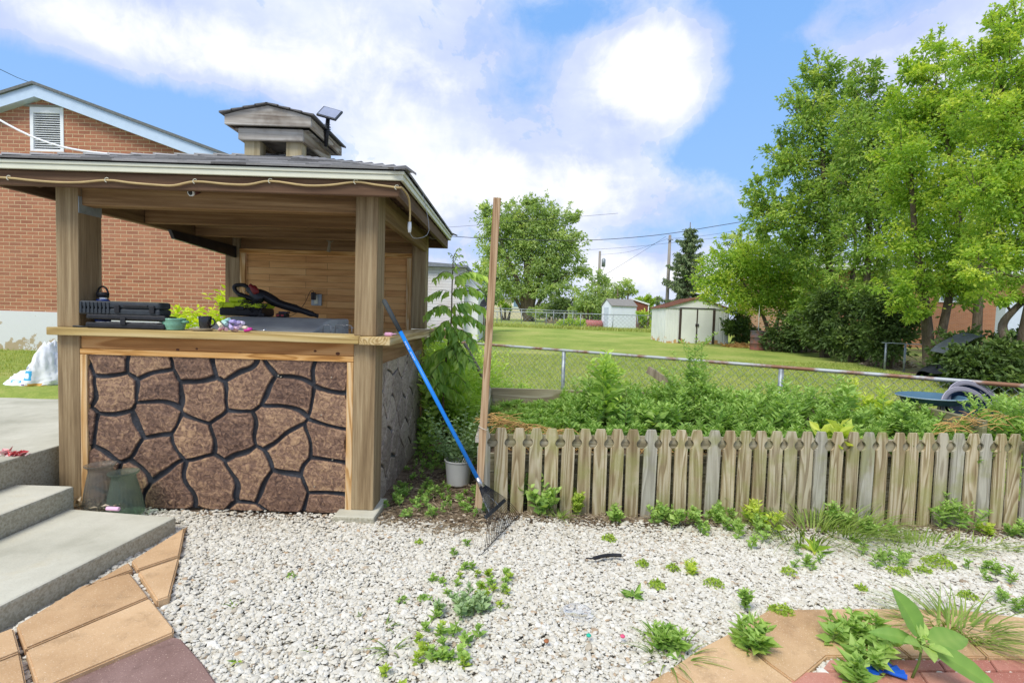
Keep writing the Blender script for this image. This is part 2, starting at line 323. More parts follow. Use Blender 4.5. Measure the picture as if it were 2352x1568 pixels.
def m_tint(name,stops,nz=.3,scale=30,rough=.8,bs=.3,spec=.25,bd=.004):
    m,t=newmat(name); a=t.n('ShaderNodeAttribute',attribute_name='tint').outputs['Fac']; v=t.n('ShaderNodeTexCoord').outputs['Object']
    n=t.noise(v,scale,6,.65); c=t.ramp(t.math('ADD',a,t.math('MULTIPLY',t.math('SUBTRACT',n,.5),nz)),stops)
    finish(t,c,rough,0,n,bs,bd,spec); return m
GROUND=m_ground(); CONC=m_conc()
BRICK=m_brick('red_brick_wall',(.43,.18,.10),(.29,.115,.07),(.60,.45,.27))
BRICKF=m_brick('orange_brick_wall',(.52,.22,.10),(.42,.17,.08),(.5,.38,.28))
GRAVEL=m_tint('white_gravel',[(0,(.26,.21,.15)),(.12,(.45,.33,.21)),(.25,(.46,.42,.33)),(.55,(.58,.55,.465)),(1,(.67,.65,.58))],.12,50)
# ================================================================ ground
def make_ground():
    xs=np.concatenate([np.linspace(-150,-14,18),np.arange(-13,13,.22),np.linspace(14,150,24)]); ys=np.concatenate([np.arange(-6,1.2,.6),np.arange(1.2,10,.12),np.arange(10,30,.6),np.linspace(31,600,60)])
    X,Y=np.meshgrid(xs,ys); Z=terrain(X,Y)-.012
    Z+=rng.normal(size=X.shape)*.006*(Y<12)
    # shallow pan under the gravel
    Z-=.0*((Y<3.55)&(X<6)&(X>-3))
    V=np.stack([X,Y,Z],-1).reshape(-1,3); ny,nx=X.shape; i=(np.arange(ny-1)[:,None]*nx+np.arange(nx-1)).ravel()
    F=np.stack([i,i+1,i+nx+1,i+nx],1)
    dirt=np.where(Y<4.6,1.,0.)*(X>-3); dirt=np.maximum(dirt,sm(7.2-Y,0,1.2)*(X>-2.6)*(X<-.0)*.55); dirt=np.maximum(dirt,(Y>3.5)*(Y<5.2)*(X>-.3)*(X<4.8)*.8)
    # bare patch of soil between the counter and the bucket
    dirt=np.maximum(dirt,((X>11)&(Y>12)&(Y<26)&(X>Y*.62+1.0))*.55)
    dirt=np.where((Y<3.38+.065*np.clip(X,-.1,4.2))&(X>-3),2.,dirt)
    npmesh('lawn',V,F,GROUND,tint=dirt.ravel(),smooth=True,origin=(0,0,0),kind='structure')
make_ground()
# ---------------- patio, steps
MB().box(-16,-3.14,-1.0,6.24,-.2,.40).build('patio',CONC,bevel=.012,origin=(0,0,0),kind='structure')
stp=thing('concrete_steps','two low concrete steps going down from the patio to the buff path','steps',(-2.8,2.5,0))
MB().box(-3.137,-2.765,-1.0,3.25,-.1,.23).build('step',CONC,stp,bevel=.015)
# lower tread with its skewed end
ls=[UZ(405.5,1186,.10),UZ(174,1170,.10)]; e0=UZ(0,1390.7,.10)
dirv=(e0-ls[0]).normalized(); far=ls[0]+dirv*4.2
MB().prism([(-2.762,far.y,.10),(far.x,far.y,.10),tuple(ls[0]),(-2.762,ls[1].y+.02,.10)],(0,0,-.2)).build('step',CONC,stp,bevel=.014)
MB().box(-12,-3.145,3.02,3.028,.4,.4015).build('control_joint',plain('joint_shadow',(.16,.16,.13)),origin=(0,0,0),kind='structure') if 0 else None
# ---------------- paths
def m_paver(name,stops,spec):
    m,t=newmat(name); v=t.n('ShaderNodeTexCoord').outputs['Object']; n=t.noise(v,2.2,6,.6); f=t.noise(v,140,3,.8); a=t.n('ShaderNodeAttribute',attribute_name='tint').outputs['Fac']
    c=t.ramp(t.math('ADD',t.math('MULTIPLY',n,.75),t.math('MULTIPLY',a,.25)),stops)
    c=t.mix(t.mr(t.noise(v,7,7,.7),.5,.72,0,.5),c,tuple(k*.55 for k in stops[0][1])); c=t.mix(t.mr(f,.60,.68),c,spec); c=t.mix(t.mr(f,.27,.42),t.mix(.45,c,(.12,.08,.05)),c)
    finish(t,c,.85,0,t.math('ADD',f,n),.35,.004,.2); return m
BUFF=m_paver('buff_paver',[(.35,(.46,.29,.15)),(.55,(.62,.42,.235)),(.75,(.70,.52,.32))],(.75,.62,.45))
REDP=m_paver('red_paver',[(.35,(.20,.12,.10)),(.55,(.28,.18,.155)),(.75,(.36,.24,.21))],(.52,.38,.3))
REDB=m_paver('red_brick_paver',[(.35,(.36,.14,.10)),(.55,(.48,.215,.155)),(.75,(.55,.28,.21))],(.6,.4,.3))
def shrink(poly,g):
    c=sum(poly,Vector())/len(poly); n=len(poly); out=[]
    area=sum(poly[i].x*poly[(i+1)%n].y-poly[(i+1)%n].x*poly[i].y for i in range(n))
    s=1 if area>0 else -1
    for i in range(n):
        p,q,r=poly[i-1],poly[i],poly[(i+1)%n]; a=(q-p); b=(r-q)
        na=Vector((-a.y,a.x,0)).normalized()*s; nb=Vector((-b.y,b.x,0)).normalized()*s
        k=na+nb; k=k/max(k.dot(na),.35); out.append(q+k*g)
    return out
PATHS=[]
def slabs(name,polys,z,mat,parent=None,th=.06,g=.004,bev=.006):
    b=MB(); tint=[]
    bm=bmesh.new()
    for pl in polys:
        P=[UZ(x,y,z if not callable(z) else 0) for x,y in pl]
        if callable(z):
            P=[]
            for x,y in pl:
                q=UZ(x,y,0)
                for _ in range(4): q=UZ(x,y,z(q.x,q.y))
                P.append(q)
        PATHS.append([(p.x,p.y) for p in P]); P=shrink(P,g)
        vs=[bm.verts.new(p) for p in P]; vb=[bm.verts.new(p-Vector((0,0,th))) for p in P]; n=len(P)
        fs=[bm.faces.new(vs),bm.faces.new(vb[::-1])]+[bm.faces.new((vs[i],vb[i],vb[(i+1)%n],vs[(i+1)%n])) for i in range(n)]
    bmesh.ops.recalc_face_normals(bm,faces=bm.faces)
    bmesh.ops.bevel(bm,geom=[e for e in bm.edges if len(e.link_faces)==2 and e.calc_face_angle(0)>.6],offset=bev,segments=2,affect='EDGES')
    me=bpy.data.meshes.new(name); bm.to_mesh(me); bm.free(); me.materials.append(mat)
    a=me.attributes.new('tint','FLOAT','POINT'); co=np.zeros(len(me.vertices)*3); me.vertices.foreach_get('co',co); co=co.reshape(-1,3)
    # each slab its own tone
    tn=np.zeros(len(co)); 
    for k,pl in enumerate(PATHS[-len(polys):]): tn[inpoly(co[:,0],co[:,1],pl)]=random.random()
    a.data.foreach_set('value',tn.astype(np.float32)); return tag(link(name,me),kind='structure')
zl=lambda L:[(.2676*x,1148.5+.2676*y) for x,y in L]
slabs('path',[zl(p) for p in ([(1120,515),(1610,215),(1590,245),(1545,470),(1175,595)],[(640,780),(700,750),(1110,520),(1150,590)],[(1175,610),(1545,485),(1460,820),(1340,860)],
 [(130,1070),(700,730),(1120,615),(1285,825),(205,1280)],[(210,1285),(1290,830),(1500,1090),(1500,1130),(470,1568),(-100,1860),(300,1568)][:5]+[(330,1640),(300,1568)],[(-300,1240),(125,1080),(185,1290),(-300,1480)],[(-300,1490),(185,1300),(240,1568),(260,1750),(-300,1850)])],.035,BUFF)
slabs('path',[zl([(480,1640),(470,1585),(1440,1150),(1560,1175),(1760,1400),(1980,1720),(900,1900)])],.015,REDP)
gz=lambda x,y: tz(x,y)+.012
slabs('path',[[(1400,1640),(1479,1568),(1534,1535),(1583,1568),(1650,1620),(1600,1680)],[(1534,1535),(1608,1485),(1677,1449),(1766,1523),(1828,1568),(1880,1620),(1650,1620),(1583,1568)],[(1677,1449),(1763,1398),(1956,1395),(2092,1508),(1902,1506),(1828,1568),(1766,1523)],
 [(1956,1395),(2150,1396),(2269,1508),(2092,1508)],[(2150,1396),(2203,1398),(2352,1416),(2480,1440),(2480,1512),(2269,1508)]],lambda x,y:gz(x,y)+.008,BUFF)
rb=[]; 
for r,(ya,yb) in enumerate(((1513,1540),(1541,1576),(1577,1630))):
    x=1905-60*r-(0,18,42)[r]; k=0
    while x<2500:
        wd=(130 if k%2 else 118)+8*r; rb.append([(x+(ya-1513)*.0+ (0 if k==0 else (ya-1513)*.72),ya),(x+wd+(ya-1513)*.72,ya),(x+wd+(yb-1513)*.72,yb),(x+((yb-1513)*.72 if k else -20),yb)]); x+=wd; k+=1
slabs('path',rb,lambda x,y:gz(x,y)+.002,REDB,g=.002,bev=.003)
# ---------------- gravel: crushed white stone, real stones
def make_gravel():
    g=(1+5**.5)/2
    ico=np.array([(-1,g,0),(1,g,0),(-1,-g,0),(1,-g,0),(0,-1,g),(0,1,g),(0,-1,-g),(0,1,-g),(g,0,-1),(g,0,1),(-g,0,-1),(-g,0,1)],float); ico/=np.linalg.norm(ico[0])
    IF=np.array([(0,11,5),(0,5,1),(0,1,7),(0,7,10),(0,10,11),(1,5,9),(5,11,4),(11,10,2),(10,7,6),(7,1,8),(3,9,4),(3,4,2),(3,2,6),(3,6,8),(3,8,9),(4,9,5),(2,4,11),(6,2,10),(8,6,7),(9,8,1)])
    n=240000; x=rng.uniform(-3.0,5.2,n); y=rng.uniform(1.55,3.95,n)
    edge=3.50+.065*np.clip(x,-.1,4.2)+.06*np.sin(x*5)*.6
    ok=(np.abs(x)<y*1.06+.25)&(y<edge+rng.normal(size=n)*.05)&(x>-2.9)
    ok&=~((x<-2.08)&(y<3.27))
    ok&=~((x<-.75)&(y>3.50)); ok&=~((x>-.75)&(x<-.1)&(y>3.38+rng.normal(size=n)*.08))
    for pl in PATHS: ok&=~inpoly(x,y,[(a,b) for a,b in pl])
    # thinner near the fence and in the weedy strip
    thin=sm(edge-y,0.,.28); ok&=rng.random(n)<(.25+.75*thin)
    x=x[ok];y=y[ok];n=len(x)
    s=rng.lognormal(math.log(.0084),.36,n).clip(.004,.021)
    A=rng.normal(size=(n,3,3)); Q,_=np.linalg.qr(A)
    scl=np.stack([s*rng.uniform(.9,1.4,n),s*rng.uniform(.7,1.05,n),s*rng.uniform(.35,.62,n)],1)
    tilt=rng.normal(size=(n,2))*.25; a=rng.uniform(0,6.28,n)
    base=ico[None]*(1+rng.uniform(-.26,.26,(n,12,1))); base=base*scl[:,None,:]
    ca,sa=np.cos(a),np.sin(a); Rz=np.zeros((n,3,3)); Rz[:,0,0]=ca;Rz[:,0,1]=-sa;Rz[:,1,0]=sa;Rz[:,1,1]=ca;Rz[:,2,2]=1
    ct,st=np.cos(tilt[:,0]),np.sin(tilt[:,0]); Rx=np.zeros((n,3,3)); Rx[:,0,0]=1;Rx[:,1,1]=ct;Rx[:,1,2]=-st;Rx[:,2,1]=st;Rx[:,2,2]=ct
    V=np.einsum('nij,nkj->nki',Rz@Rx,base)
    z=terrain(x,y)+rng.uniform(-.007,.007,n)+.008*np.sin(x*7+y*3)*np.sin(y*9-x*2)
    V+=np.stack([x,y,z],1)[:,None,:]
    F=(IF[None]+12*np.arange(n)[:,None,None]).reshape(-1,3)
    t=rng.normal(.62,.17,n).clip(.2,1); odd=rng.random(n); t[odd<.025]=rng.uniform(0,.2,(odd<.025).sum())
    dirty=rng.random(n)<.5*(1-sm(edge[ok]-y,0.1,.5)); t[dirty]*=.62
    npmesh('gravel',V.reshape(-1,3),F,GRAVEL,tint=np.repeat(t,12),origin=(0,0,0),kind='stuff',label='loose crushed white gravel covering the ground in front of the bar and fence',category='gravel')
    # grey-beige bed under the stones
    b=MB(); 
make_gravel()
# ================================================================ the bar
XL,XR,YF,YB=-3.056,-.907,3.465,5.50      # outer faces of the posts
PW,PD=.15,.20; HCT=1.235
bar=thing('garden_bar','covered wooden bar with fake stone panels, hipped shingle roof and vented cupola on top','garden bar',(-1.98,4.5,0))
def B(name,mat,*boxes,bev=.006,p=None,**k):
    m=MB()
    for b in boxes: m.box(*b)
    return m.build(name,mat,p or bar,bevel=bev,**k)
ct=.052
# posts
fl=B('post',BARW,(XL,XL+PW,YF,YF+PD,0,HCT-ct),(XL,XL+PW,YF,YF+PD,HCT,2.33))
fr=B('post',BARW,(XR-PW,XR,YF,YF+PD,.04,HCT-ct),(XR-PW,XR,YF,YF+PD,HCT,2.36))
B('post',BARW,(XL+.0,XL+PW,YB,YB+.15,.3,2.3)); B('post',BARW,(XR-PW-.01,XR-.01,YB-.02,YB+.13,0,HCT-ct),(XR-PW-.01,XR-.01,YB-.02,YB+.13,HCT,2.3))
B('post_plate',GALV,(XL+PW,XL+PW+.004,YF+.004,YF+PD-.004,2.0,2.11),p=fl,bev=0)
# concrete pad
B('footing',CONC,(XR-PW-.09,XR+.04,YF-.12,YF+PD+.05,-.06,.04),bev=.012)
# top beams between posts
B('beam',BARX,(XL+PW,XR-PW,YF+.03,YF+.13,2.055,2.225)); B('beam',BARX,(XL+PW,XR-PW,YB+.02,YB+.11,2.02,2.2))
B('beam',BARY,(XR-.055,XR-.003,YF+PD,YB-.02,2.05,2.23)); B('beam',BARY,(XL+.02,XL+.08,YF+PD,YB,2.05,2.23))
for yy in (4.18,4.84): B('ceiling_joist',BARX,(XL+.085,XR-.058,yy,yy+.06,2.06,2.215))
# dark blind rolled below the left beam
MB().prism([(XL+.09,4.45,2.05),(XL+.09,YB,2.05),(XL+.09,YB,1.93),(XL+.09,4.5,1.98)],(.03,0,0)).build('rolled_blind',BLACKP,bar)
# roof rim boards, soffit and fascia
OV=.205; ex0,ex1,ey0,ey1=XL-.30,XR+OV,YF-OV,YB+.13+OV; he=2.225
for a in ((ex0+.03,ex1-.03,ey0+.03,ey0+.065,he-.095,he+.0),(ex0+.03,ex1-.03,ey1-.065,ey1-.03,he-.095,he)): B('rim_board',DARKX,a)
for a in ((ex1-.065,ex1-.03,ey0+.066,ey1-.066,he-.095,he),(ex0+.03,ex0+.065,ey0+.066,ey1-.066,he-.095,he)): B('rim_board',DARKY,a)
fb=MB()
for k,(zz0,zz1,o) in enumerate(((he,he+.034,0.),(he+.034,he+.056,.008))):
    fb.box(ex0-o,ex1+o,ey0-o,ey0+.02,zz0,zz1-.001); fb.box(ex0-o,ex1+o,ey1-.02,ey1+o,zz0,zz1-.001)
    fb.box(ex1-.02,ex1+o,ey0+.021,ey1-.021,zz0,zz1-.001); fb.box(ex0-o,ex0+.02,ey0+.021,ey1-.021,zz0,zz1-.001)
fb.build('fascia',CREAM,bar,bevel=.003)
# rafters and sloping boarded underside
cx,cy=(ex0+ex1)/2,(ey0+ey1)/2; zt=he+.50
m=MB()
m.add([(ex0+.03,ey0+.03,he+.035),(ex1-.03,ey0+.03,he+.035),(ex1-.03,ey1-.03,he+.035),(ex0+.03,ey1-.03,he+.035),(cx,cy,zt-.03)],[(0,1,4),(1,2,4),(2,3,4),(3,0,4)]).build('roof_decking',DARKX,bar)
for i in range(5):
    q=(i+.5)/5; y=ey0+.07+(ey1-ey0-.14)*q; zq=min(1,2*min(q,1-q))
    MB().beam((ex1-.07,y,he-.0),(ex1-.07-(ex1-cx)*zq*.8,y,he+.43*zq*.8),.04,.09).build('rafter',DARKY,bar)
    MB().beam((ex0+.07,y,he-.0),(ex0+.07+(cx-ex0)*zq*.8,y,he+.43*zq*.8),.04,.09).build('rafter',DARKY,bar)
# shingled hip roof: real overlapping tabs
SH=m_tint('roof_shingle',[(0,(.13,.125,.12)),(.4,(.27,.265,.255)),(.75,(.40,.39,.38)),(1,(.46,.37,.36))],.35,90,.95,.5)
def hip_roof(x0,x1,y0,y1,z0,z1,c,courses,tab,name,parent,th=.007,cap=True,mat=None):
    V=[];F=[];T=[]
    cor=[Vector((x0,y0,z0)),Vector((x1,y0,z0)),Vector((x1,y1,z0)),Vector((x0,y1,z0))]; ap=Vector((c[0],c[1],z1))
    def slab(p,n,tn):
        b=len(V); V.extend([tuple(q+n*.001) for q in p]+[tuple(q+n*th*s) for q,s in zip(p,(2.0,2.0,1.2,1.2))]); F.extend([tuple(b+i for i in f) for f in ((4,5,6,7),(0,1,5,4),(1,2,6,5),(2,3,7,6),(3,0,4,7))]); T.extend([tn]*8)
    for s in range(4):
        a,b=cor[s],cor[(s+1)%4]; nrm=(b-a).cross(ap-a).normalized()
        if nrm.z<0: nrm=-nrm
        for k in range(courses):
            q0,q1=k/courses,min(1,(k+1.12)/courses); A0,B0=a.lerp(ap,q0),b.lerp(ap,q0); A1,B1=a.lerp(ap,q1),b.lerp(ap,q1); L=(b-a).length
            off=random.random()*tab
            t0=-off
            while t0<L:
                wd=tab*random.uniform(.6,1.4); t1=t0+wd
                u0,u1=max(0,t0)/L,min(L,t1)/L
                # clip in the full-width coordinate toward the hips
                lo0,hi0=q0/2,1-q0/2; lo1,hi1=q1/2,1-q1/2
                a0,a1=max(u0,lo0),min(u1,hi0); b0,b1=max(u0,lo1),min(u1,hi1)
                if a1>a0+.002:
                    if b1<b0: b0=b1=(b0+b1)/2
                    P=lambda u,q:(a.lerp(b,u)+Vector((0,0,0))).lerp(a.lerp(b,u),1) 
                    # position on slope: along eave u, up-slope q
                    up=(ap-(a+b)/2); f=lambda u,q: a.lerp(b,u)+up*q
                    slab([f(a0,q0),f(a1,q0),f(b1,q1),f(b0,q1)],nrm,random.random()*.75+(.3 if random.random()<.08 else 0))
                t0=t1
    if cap:
        for s in range(4):
            a=cor[s]; d=ap-a; L=d.length; n=int(L/.13)
            e1=(cor[(s+1)%4]-a).normalized(); e2=(cor[s-1]-a).normalized()
            for k in range(n):
                p0,p1=a+d*(k/n),a+d*((k+1.15)/n); w_=.085; up=Vector((0,0,.016)); 
                s1=(e1-d.normalized()*e1.dot(d.normalized())).normalized()*w_; s2=(e2-d.normalized()*e2.dot(d.normalized())).normalized()*w_
                s1.z=-abs(s1.z)*.0-.012; s2.z=-.012
                tn=.25+random.random()*.4; b=len(V); U=Vector((0,0,.012))
                V.extend(map(tuple,[p0+U+up,p0+s1+U*.9,p1+s1+up*.2,p1+up*.9,p0+s2+U*.9,p1+s2+up*.2, p0+Vector((0,0,.01)),p0+s1+Vector((0,0,-.004)),p0+s2+Vector((0,0,-.004))])); T.extend([tn]*9)
                F.extend([(b,b+1,b+2,b+3),(b,b+3,b+5,b+4),(b,b+6,b+7,b+1),(b,b+4,b+8,b+6)])
    me=npmesh(name,V,[f for f in F],mat or SH,parent,T); return me
hip_roof(ex0-.02,ex1+.02,ey0-.02,ey1+.02,he+.060,zt+.0,(cx,cy),13,.22,'roof',bar)
# cupola
kx,ky=-1.985,4.55; kw,kd=.255,.30
cup=B('cupola',GREYX,(kx-.3,kx+.3,ky-.3,ky+.3,2.845,2.852),bev=0)
CPW=wood('cupola_post_wood',[(.17,.13,.06),(.36,.3,.18),(.5,.44,.3)],'Z',9,rings=False)
for sx in (-1,1):
    for sy in (-1,1): B('cupola_post',CPW,(*sorted((kx+sx*.235,kx+sx*(.235-.13))),*sorted((ky+sy*.28,ky+sy*(.28-.10))),2.60,2.765),p=cup)
B('cupola_board',GREYX,(kx-.262,kx+.262,ky-.325,ky-.29,2.755,2.85),p=cup); B('cupola_board',GREYX,(kx-.262,kx+.262,ky+.29,ky+.325,2.755,2.85),p=cup)
B('cupola_board',GREYY,(kx+.237,kx+.262,ky-.289,ky+.289,2.755,2.85),p=cup); B('cupola_board',GREYY,(kx-.262,kx-.237,ky-.289,ky+.289,2.755,2.85),p=cup)
for y in (ky-.375,ky+.35): MB().prism([(kx-.345,y,2.855),(kx+.345,y,2.855),(kx+.345,y,2.93),(kx+.22,y,2.967),(kx+.0,y,3.012),(kx-.22,y,2.967),(kx-.345,y,2.93)],(0,.025,0)).build('cupola_gable',GREYX,cup,bevel=.004)
B('cupola_board',GREYY,(kx+.32,kx+.345,ky-.349,ky+.349,2.855,2.93),p=cup); B('cupola_board',GREYY,(kx-.345,kx-.32,ky-.349,ky+.349,2.855,2.93),p=cup)
rf=MB()
for s in (-1,1):
    for k in range(4):
        q0,q1=k/4,(k+1.1)/4; xa,xb=kx+s*.375*(1-q0),kx+s*.375*(1-q1); za,zb=2.935+.085*q0,2.935+.085*q1
        rf.prism([(xa,ky-.40,za),(xb,ky-.40,zb),(xb,ky-.40,zb+.006),(xa,ky-.40,za+.014)],(0,.80,0))
rf.build('cupola_roof',SH,cup)
# counters
cf=3.405
B('counter_top',CNTX,(XL-.02,-1.005,cf,YF+.30,HCT-ct,HCT),bev=.006)
B('counter_top',CNTY,(-1.000,-.795,cf-.012,5.40,HCT-ct-.004,HCT-.001),bev=.006)
# front: apron, trim, stone panel
B('apron',APRX,(XL+PW+.0,XR-PW,YF+.012,YF+.04,1.095,HCT-ct-.001))
B('trim',TRIMX,(XL+PW,XR-PW,YF+.002,YF+.036,1.055,1.094),bev=.004)
B('trim',TRIMZ,(XL+PW,XL+PW+.045,YF+.002,YF+.036,.0,1.054),bev=.004); B('trim',TRIMZ,(XR-PW-.045,XR-PW,YF+.002,YF+.036,.03,1.054),bev=.004)
# knots in the apron
KN=plain('knot_wood',(.10,.035,.015),.7)
for px,py,r in ((408,803,4),(452,801,3),(551,812,5),(580,815,4),(724,806,3.5),(776,812,5),(760,820,2)):
    p=UY(px,py,YF+.0115); MB().prism([(p.x+.003*r*math.cos(a),YF+.0105,p.z+.0022*r*math.sin(a)) for a in np.linspace(0,5.6,9)],(0,.002,0)).build('knot',KN,bar)
# stone panel relief
SEED=[(250,816),(340,830),(436,830),(508,812),(672,822),(757,838),(252,892),(362,902),(460,912),(560,880),(655,912),(755,922),(260,1000),(352,966),(438,1010),(540,1002),(632,978),(755,1020),(358,1058),(678,1045),(388,1122),(480,1105),(578,1082),(650,1128),(752,1100),(750,1172),(232,1082),(306,1105),(215,1160),(265,1175)]
BPX=[(227,826),(300,1110)]
def stone_panel(name,origin,ux,L,z0,z1,seeds,nx,nz,parent,label=None,mort=.0125,relief=.019,cols=None):
    U=np.linspace(0,L,nx); Zs=np.linspace(z0,z1,nz); A,Bz=np.meshgrid(U,Zs)
    sd=np.array(seeds)
    # warp the plane so the joints wander
    r2=np.random.default_rng(5); wx=np.zeros_like(A); wz=np.zeros_like(A); rough=np.zeros_like(A)
    for f,am in ((5,.024),(12,.013),(26,.008)):
        for _ in range(3):
            k=r2.normal(size=2)*f; ph=r2.uniform(0,6.28); wx+=am*np.sin(k[0]*A+k[1]*Bz+ph)/1.5; k=r2.normal(size=2)*f; wz+=am*np.sin(k[0]*A+k[1]*Bz+ph*2)/1.5
    for f,am in ((30,.22),(60,.2),(110,.16),(190,.10)):
        for _ in range(4):
            k=r2.normal(size=2)*f; ph=r2.uniform(0,6.28); rough+=am*np.sin(k[0]*A+k[1]*Bz+ph+2*np.sin(7*A+5*Bz+ph))
    a=A+wx; b=Bz+wz
    D=np.sqrt((a[...,None]-sd[:,0])**2+(b[...,None]-sd[:,1])**2)
    idx=np.argsort(D,-1)[...,:2]; d1=np.take_along_axis(D,idx[...,:1],-1)[...,0]; d2=np.take_along_axis(D,idx[...,1:2],-1)[...,0]
    s1=sd[idx[...,0]]; s2=sd[idx[...,1]]; ed=(d2**2-d1**2)/(2*np.linalg.norm(s1-s2,axis=-1)+1e-6)
    h=sm(ed,mort*.55,mort*1.9); H=h*relief+h*rough*.0028+.004*sm(ed,.03,.09)
    tint=.6*h+.13*np.sin(idx[...,0]*2.4)*h*(h>.8)
    # a rim of lighter worn paint
    tint+=.12*np.exp(-((ed-mort*1.9)/.008)**2)
    ux=Vector(ux); nr=Vector((ux.y,-ux.x,0)); o=Vector(origin)
    V=np.array(o)[None,None]+A[...,None]*np.array(ux)+H[...,None]*np.array(nr); V[...,2]=Bz
    i=(np.arange(nz-1)[:,None]*nx+np.arange(nx-1)).ravel(); F=np.stack([i,i+1,i+nx+1,i+nx],1)
    return npmesh(name,V.reshape(-1,3),F,cols,parent,tint.ravel(),smooth=True)
def m_stone(name,dark,mid,lit,mort):
    m,t=newmat(name); a=t.n('ShaderNodeAttribute',attribute_name='tint').outputs['Fac']; v=t.n('ShaderNodeTexCoord').outputs['Object']
    n=t.noise(v,24,9,.68,1.6); n2=t.noise(v,5,4,.6); n3=t.noise(v,85,5,.7,.8)
    x=t.math('ADD',t.math('MULTIPLY',n,.75),t.math('ADD',t.math('MULTIPLY',n2,.18),t.math('MULTIPLY',t.math('SUBTRACT',a,.6),.35)))
    c=t.ramp(x,[(.34,dark),(.47,mid),(.60,lit)]); c=t.mix(t.mr(n3,.30,.45),t.mix(.5,c,dark),c)
    c=t.mix(t.mr(t.math('ADD',a,t.math('MULTIPLY',t.math('SUBTRACT',n,.5),.12)),.26,.40),t.mix(t.mr(n2,.4,.65),mort,tuple(k*2.2 for k in mort)),c)
    finish(t,c,.58,0,t.math('ADD',n,t.math('MULTIPLY',n3,.4)),1.,.012,.38); return m
STONE=m_stone('painted_stone_panel',(.070,.038,.028),(.21,.122,.080),(.45,.285,.160),(.016,.018,.023))
STONE2=m_stone('greyer_stone_panel',(.18,.145,.12),(.38,.30,.235),(.56,.47,.37),(.08,.08,.08))
px0=XL+PW+.045; seeds=[]
for s in SEED:
    p=UY(s[0],s[1],YF+.01); seeds.append((p.x-px0,p.z))
for e in [(-.12,.9),(-.1,.5),(-.12,.2),(1.9,.95),(1.92,.5),(.3,-.16),(.7,-.18),(1.1,-.16),(1.5,-.17)]: seeds.append(e)
pan=stone_panel('stone_panel',(px0,YF+.034,0),(1,0,0),XR-PW-.045-px0,.012,1.056,seeds,620,360,bar,cols=STONE)
r3=np.random.default_rng(3); s2=[(.12+.34*i+r3.uniform(-.06,.06)+.13*(j%2),.08+.23*j+r3.uniform(-.05,.05)) for i in range(-1,7) for j in range(0,6)]
B('apron',APRY,(XR-.055,XR-.030,YF+PD,YB-.02,1.02,HCT-ct-.006)); B('trim',TRIMZ,(XR-.05,XR-.02,YF+PD,YF+PD+.035,.05,1.02),bev=.003)
B('trim',TRIMZ,(XR-.05,XR-.02,YB-.06,YB-.021,.0,1.02),bev=.003)
stone_panel('stone_panel',(XR-.052,YF+PD+.035,0),(0,1,0),YB-.06-YF-PD-.035,-.02,1.02,s2,420,280,bar,cols=STONE2,mort=.008)
SCR=plain('screw_head',(.5,.46,.36),.4,.6)
for px,py in ((646,865),(762,866),(782,865),(739,952),(723,1116),(640,862),(764,1055)):
    p=UY(px,py,YF+.02); MB().tube([(p.x,YF+.012,p.z),(p.x,YF+.030,p.z)],.0045,8).build('screw',SCR,bar)
# back wall: honey coloured tongue and groove boards
def m_tg():
    m_,t=newmat('honey_tongue_and_groove'); v=t.n('ShaderNodeTexCoord').outputs['Object']; s=t.n('ShaderNodeSeparateXYZ',i={0:v})
    b=t.n('ShaderNodeTexBrick',offset=.37,offset_frequency=2,i={'Vector':t.n('ShaderNodeCombineXYZ',i={0:s.outputs[0],1:s.outputs[2],2:0.}).outputs[0],'Scale':1.,'Mortar Size':.0013,'Brick Width':.62,'Row Height':.068,'Bias':0.,'Color1':(.0,0,0,1),'Color2':(1,1,1,1),'Mortar':(.5,.5,.5,1)})
    n=t.noise(t.vm('MULTIPLY',v,(.08,1,1)).outputs[0],34,7,.65); x=t.math('ADD',t.math('MULTIPLY',n,.7),t.math('MULTIPLY',b.outputs[0],.22))
    c=t.ramp(x,[(.25,(.42,.19,.06)),(.45,(.64,.34,.12)),(.65,(.76,.46,.19))]); c=t.mix(b.outputs['Fac'],c,(.1,.045,.02))
    finish(t,c,.55,0,t.math('SUBTRACT',n,b.outputs['Fac']),.4,.003,.3); return m_
TG=m_tg()
B('back_wall',TG,(XL+PW+.06,XR-PW-.07,YB+.03,YB+.05,.45,2.02),bev=0)
B('back_wall_trim',TRIMX,(XL+PW+.0,XR-PW-.012,YB+.0,YB+.029,1.985,2.03),bev=.003)
B('back_wall_trim',TRIMZ,(XL+PW+.002,XL+PW+.06,YB+.002,YB+.029,.45,1.984),bev=.003)
B('back_wall_trim',TRIMZ,(XR-PW-.07,XR-PW-.012,YB+.002,YB+.029,.45,1.984),bev=.003)
# ================================================================ things on and around the bar
HT=HCT+.001
# conduit hose hung under the eave
pts=[(-40,405),(22,409),(60,413),(120,418),(180,419),(247,414),(300,420),(360,425),(400,426),(449,417),(520,423),(570,424),(622,416),(700,426),(760,425),(818,418),(860,424),(912,431)]
hz=[UY(x,y,ey0+.018) for x,y in pts]
hose=thing('cable_conduit','tan flexible conduit looped along the front eave of the bar on small hooks','conduit',tuple(hz[5]))
def smooth_pts(P,k=4):
    P=[Vector(p) for p in P]; out=[]
    for i in range(len(P)-1):
        a,b,c,d=P[max(i-1,0)],P[i],P[i+1],P[min(i+2,len(P)-1)]
        for j in range(k):
            t=j/k; out.append(.5*((2*b)+(c-a)*t+(2*a-5*b+4*c-d)*t*t+(3*b-a-3*c+d)*t**3))
    return out+[P[-1]]
cor_=[Vector((ex1-.01,ey0+.03,hz[-1].z+.0)),Vector((ex1+.005,ey0+.16,hz[-1].z-.03)),Vector((ex1-.0,ey0+.24,hz[-1].z-.10)),Vector((ex1-.005,ey0+.26,hz[-1].z-.17))]
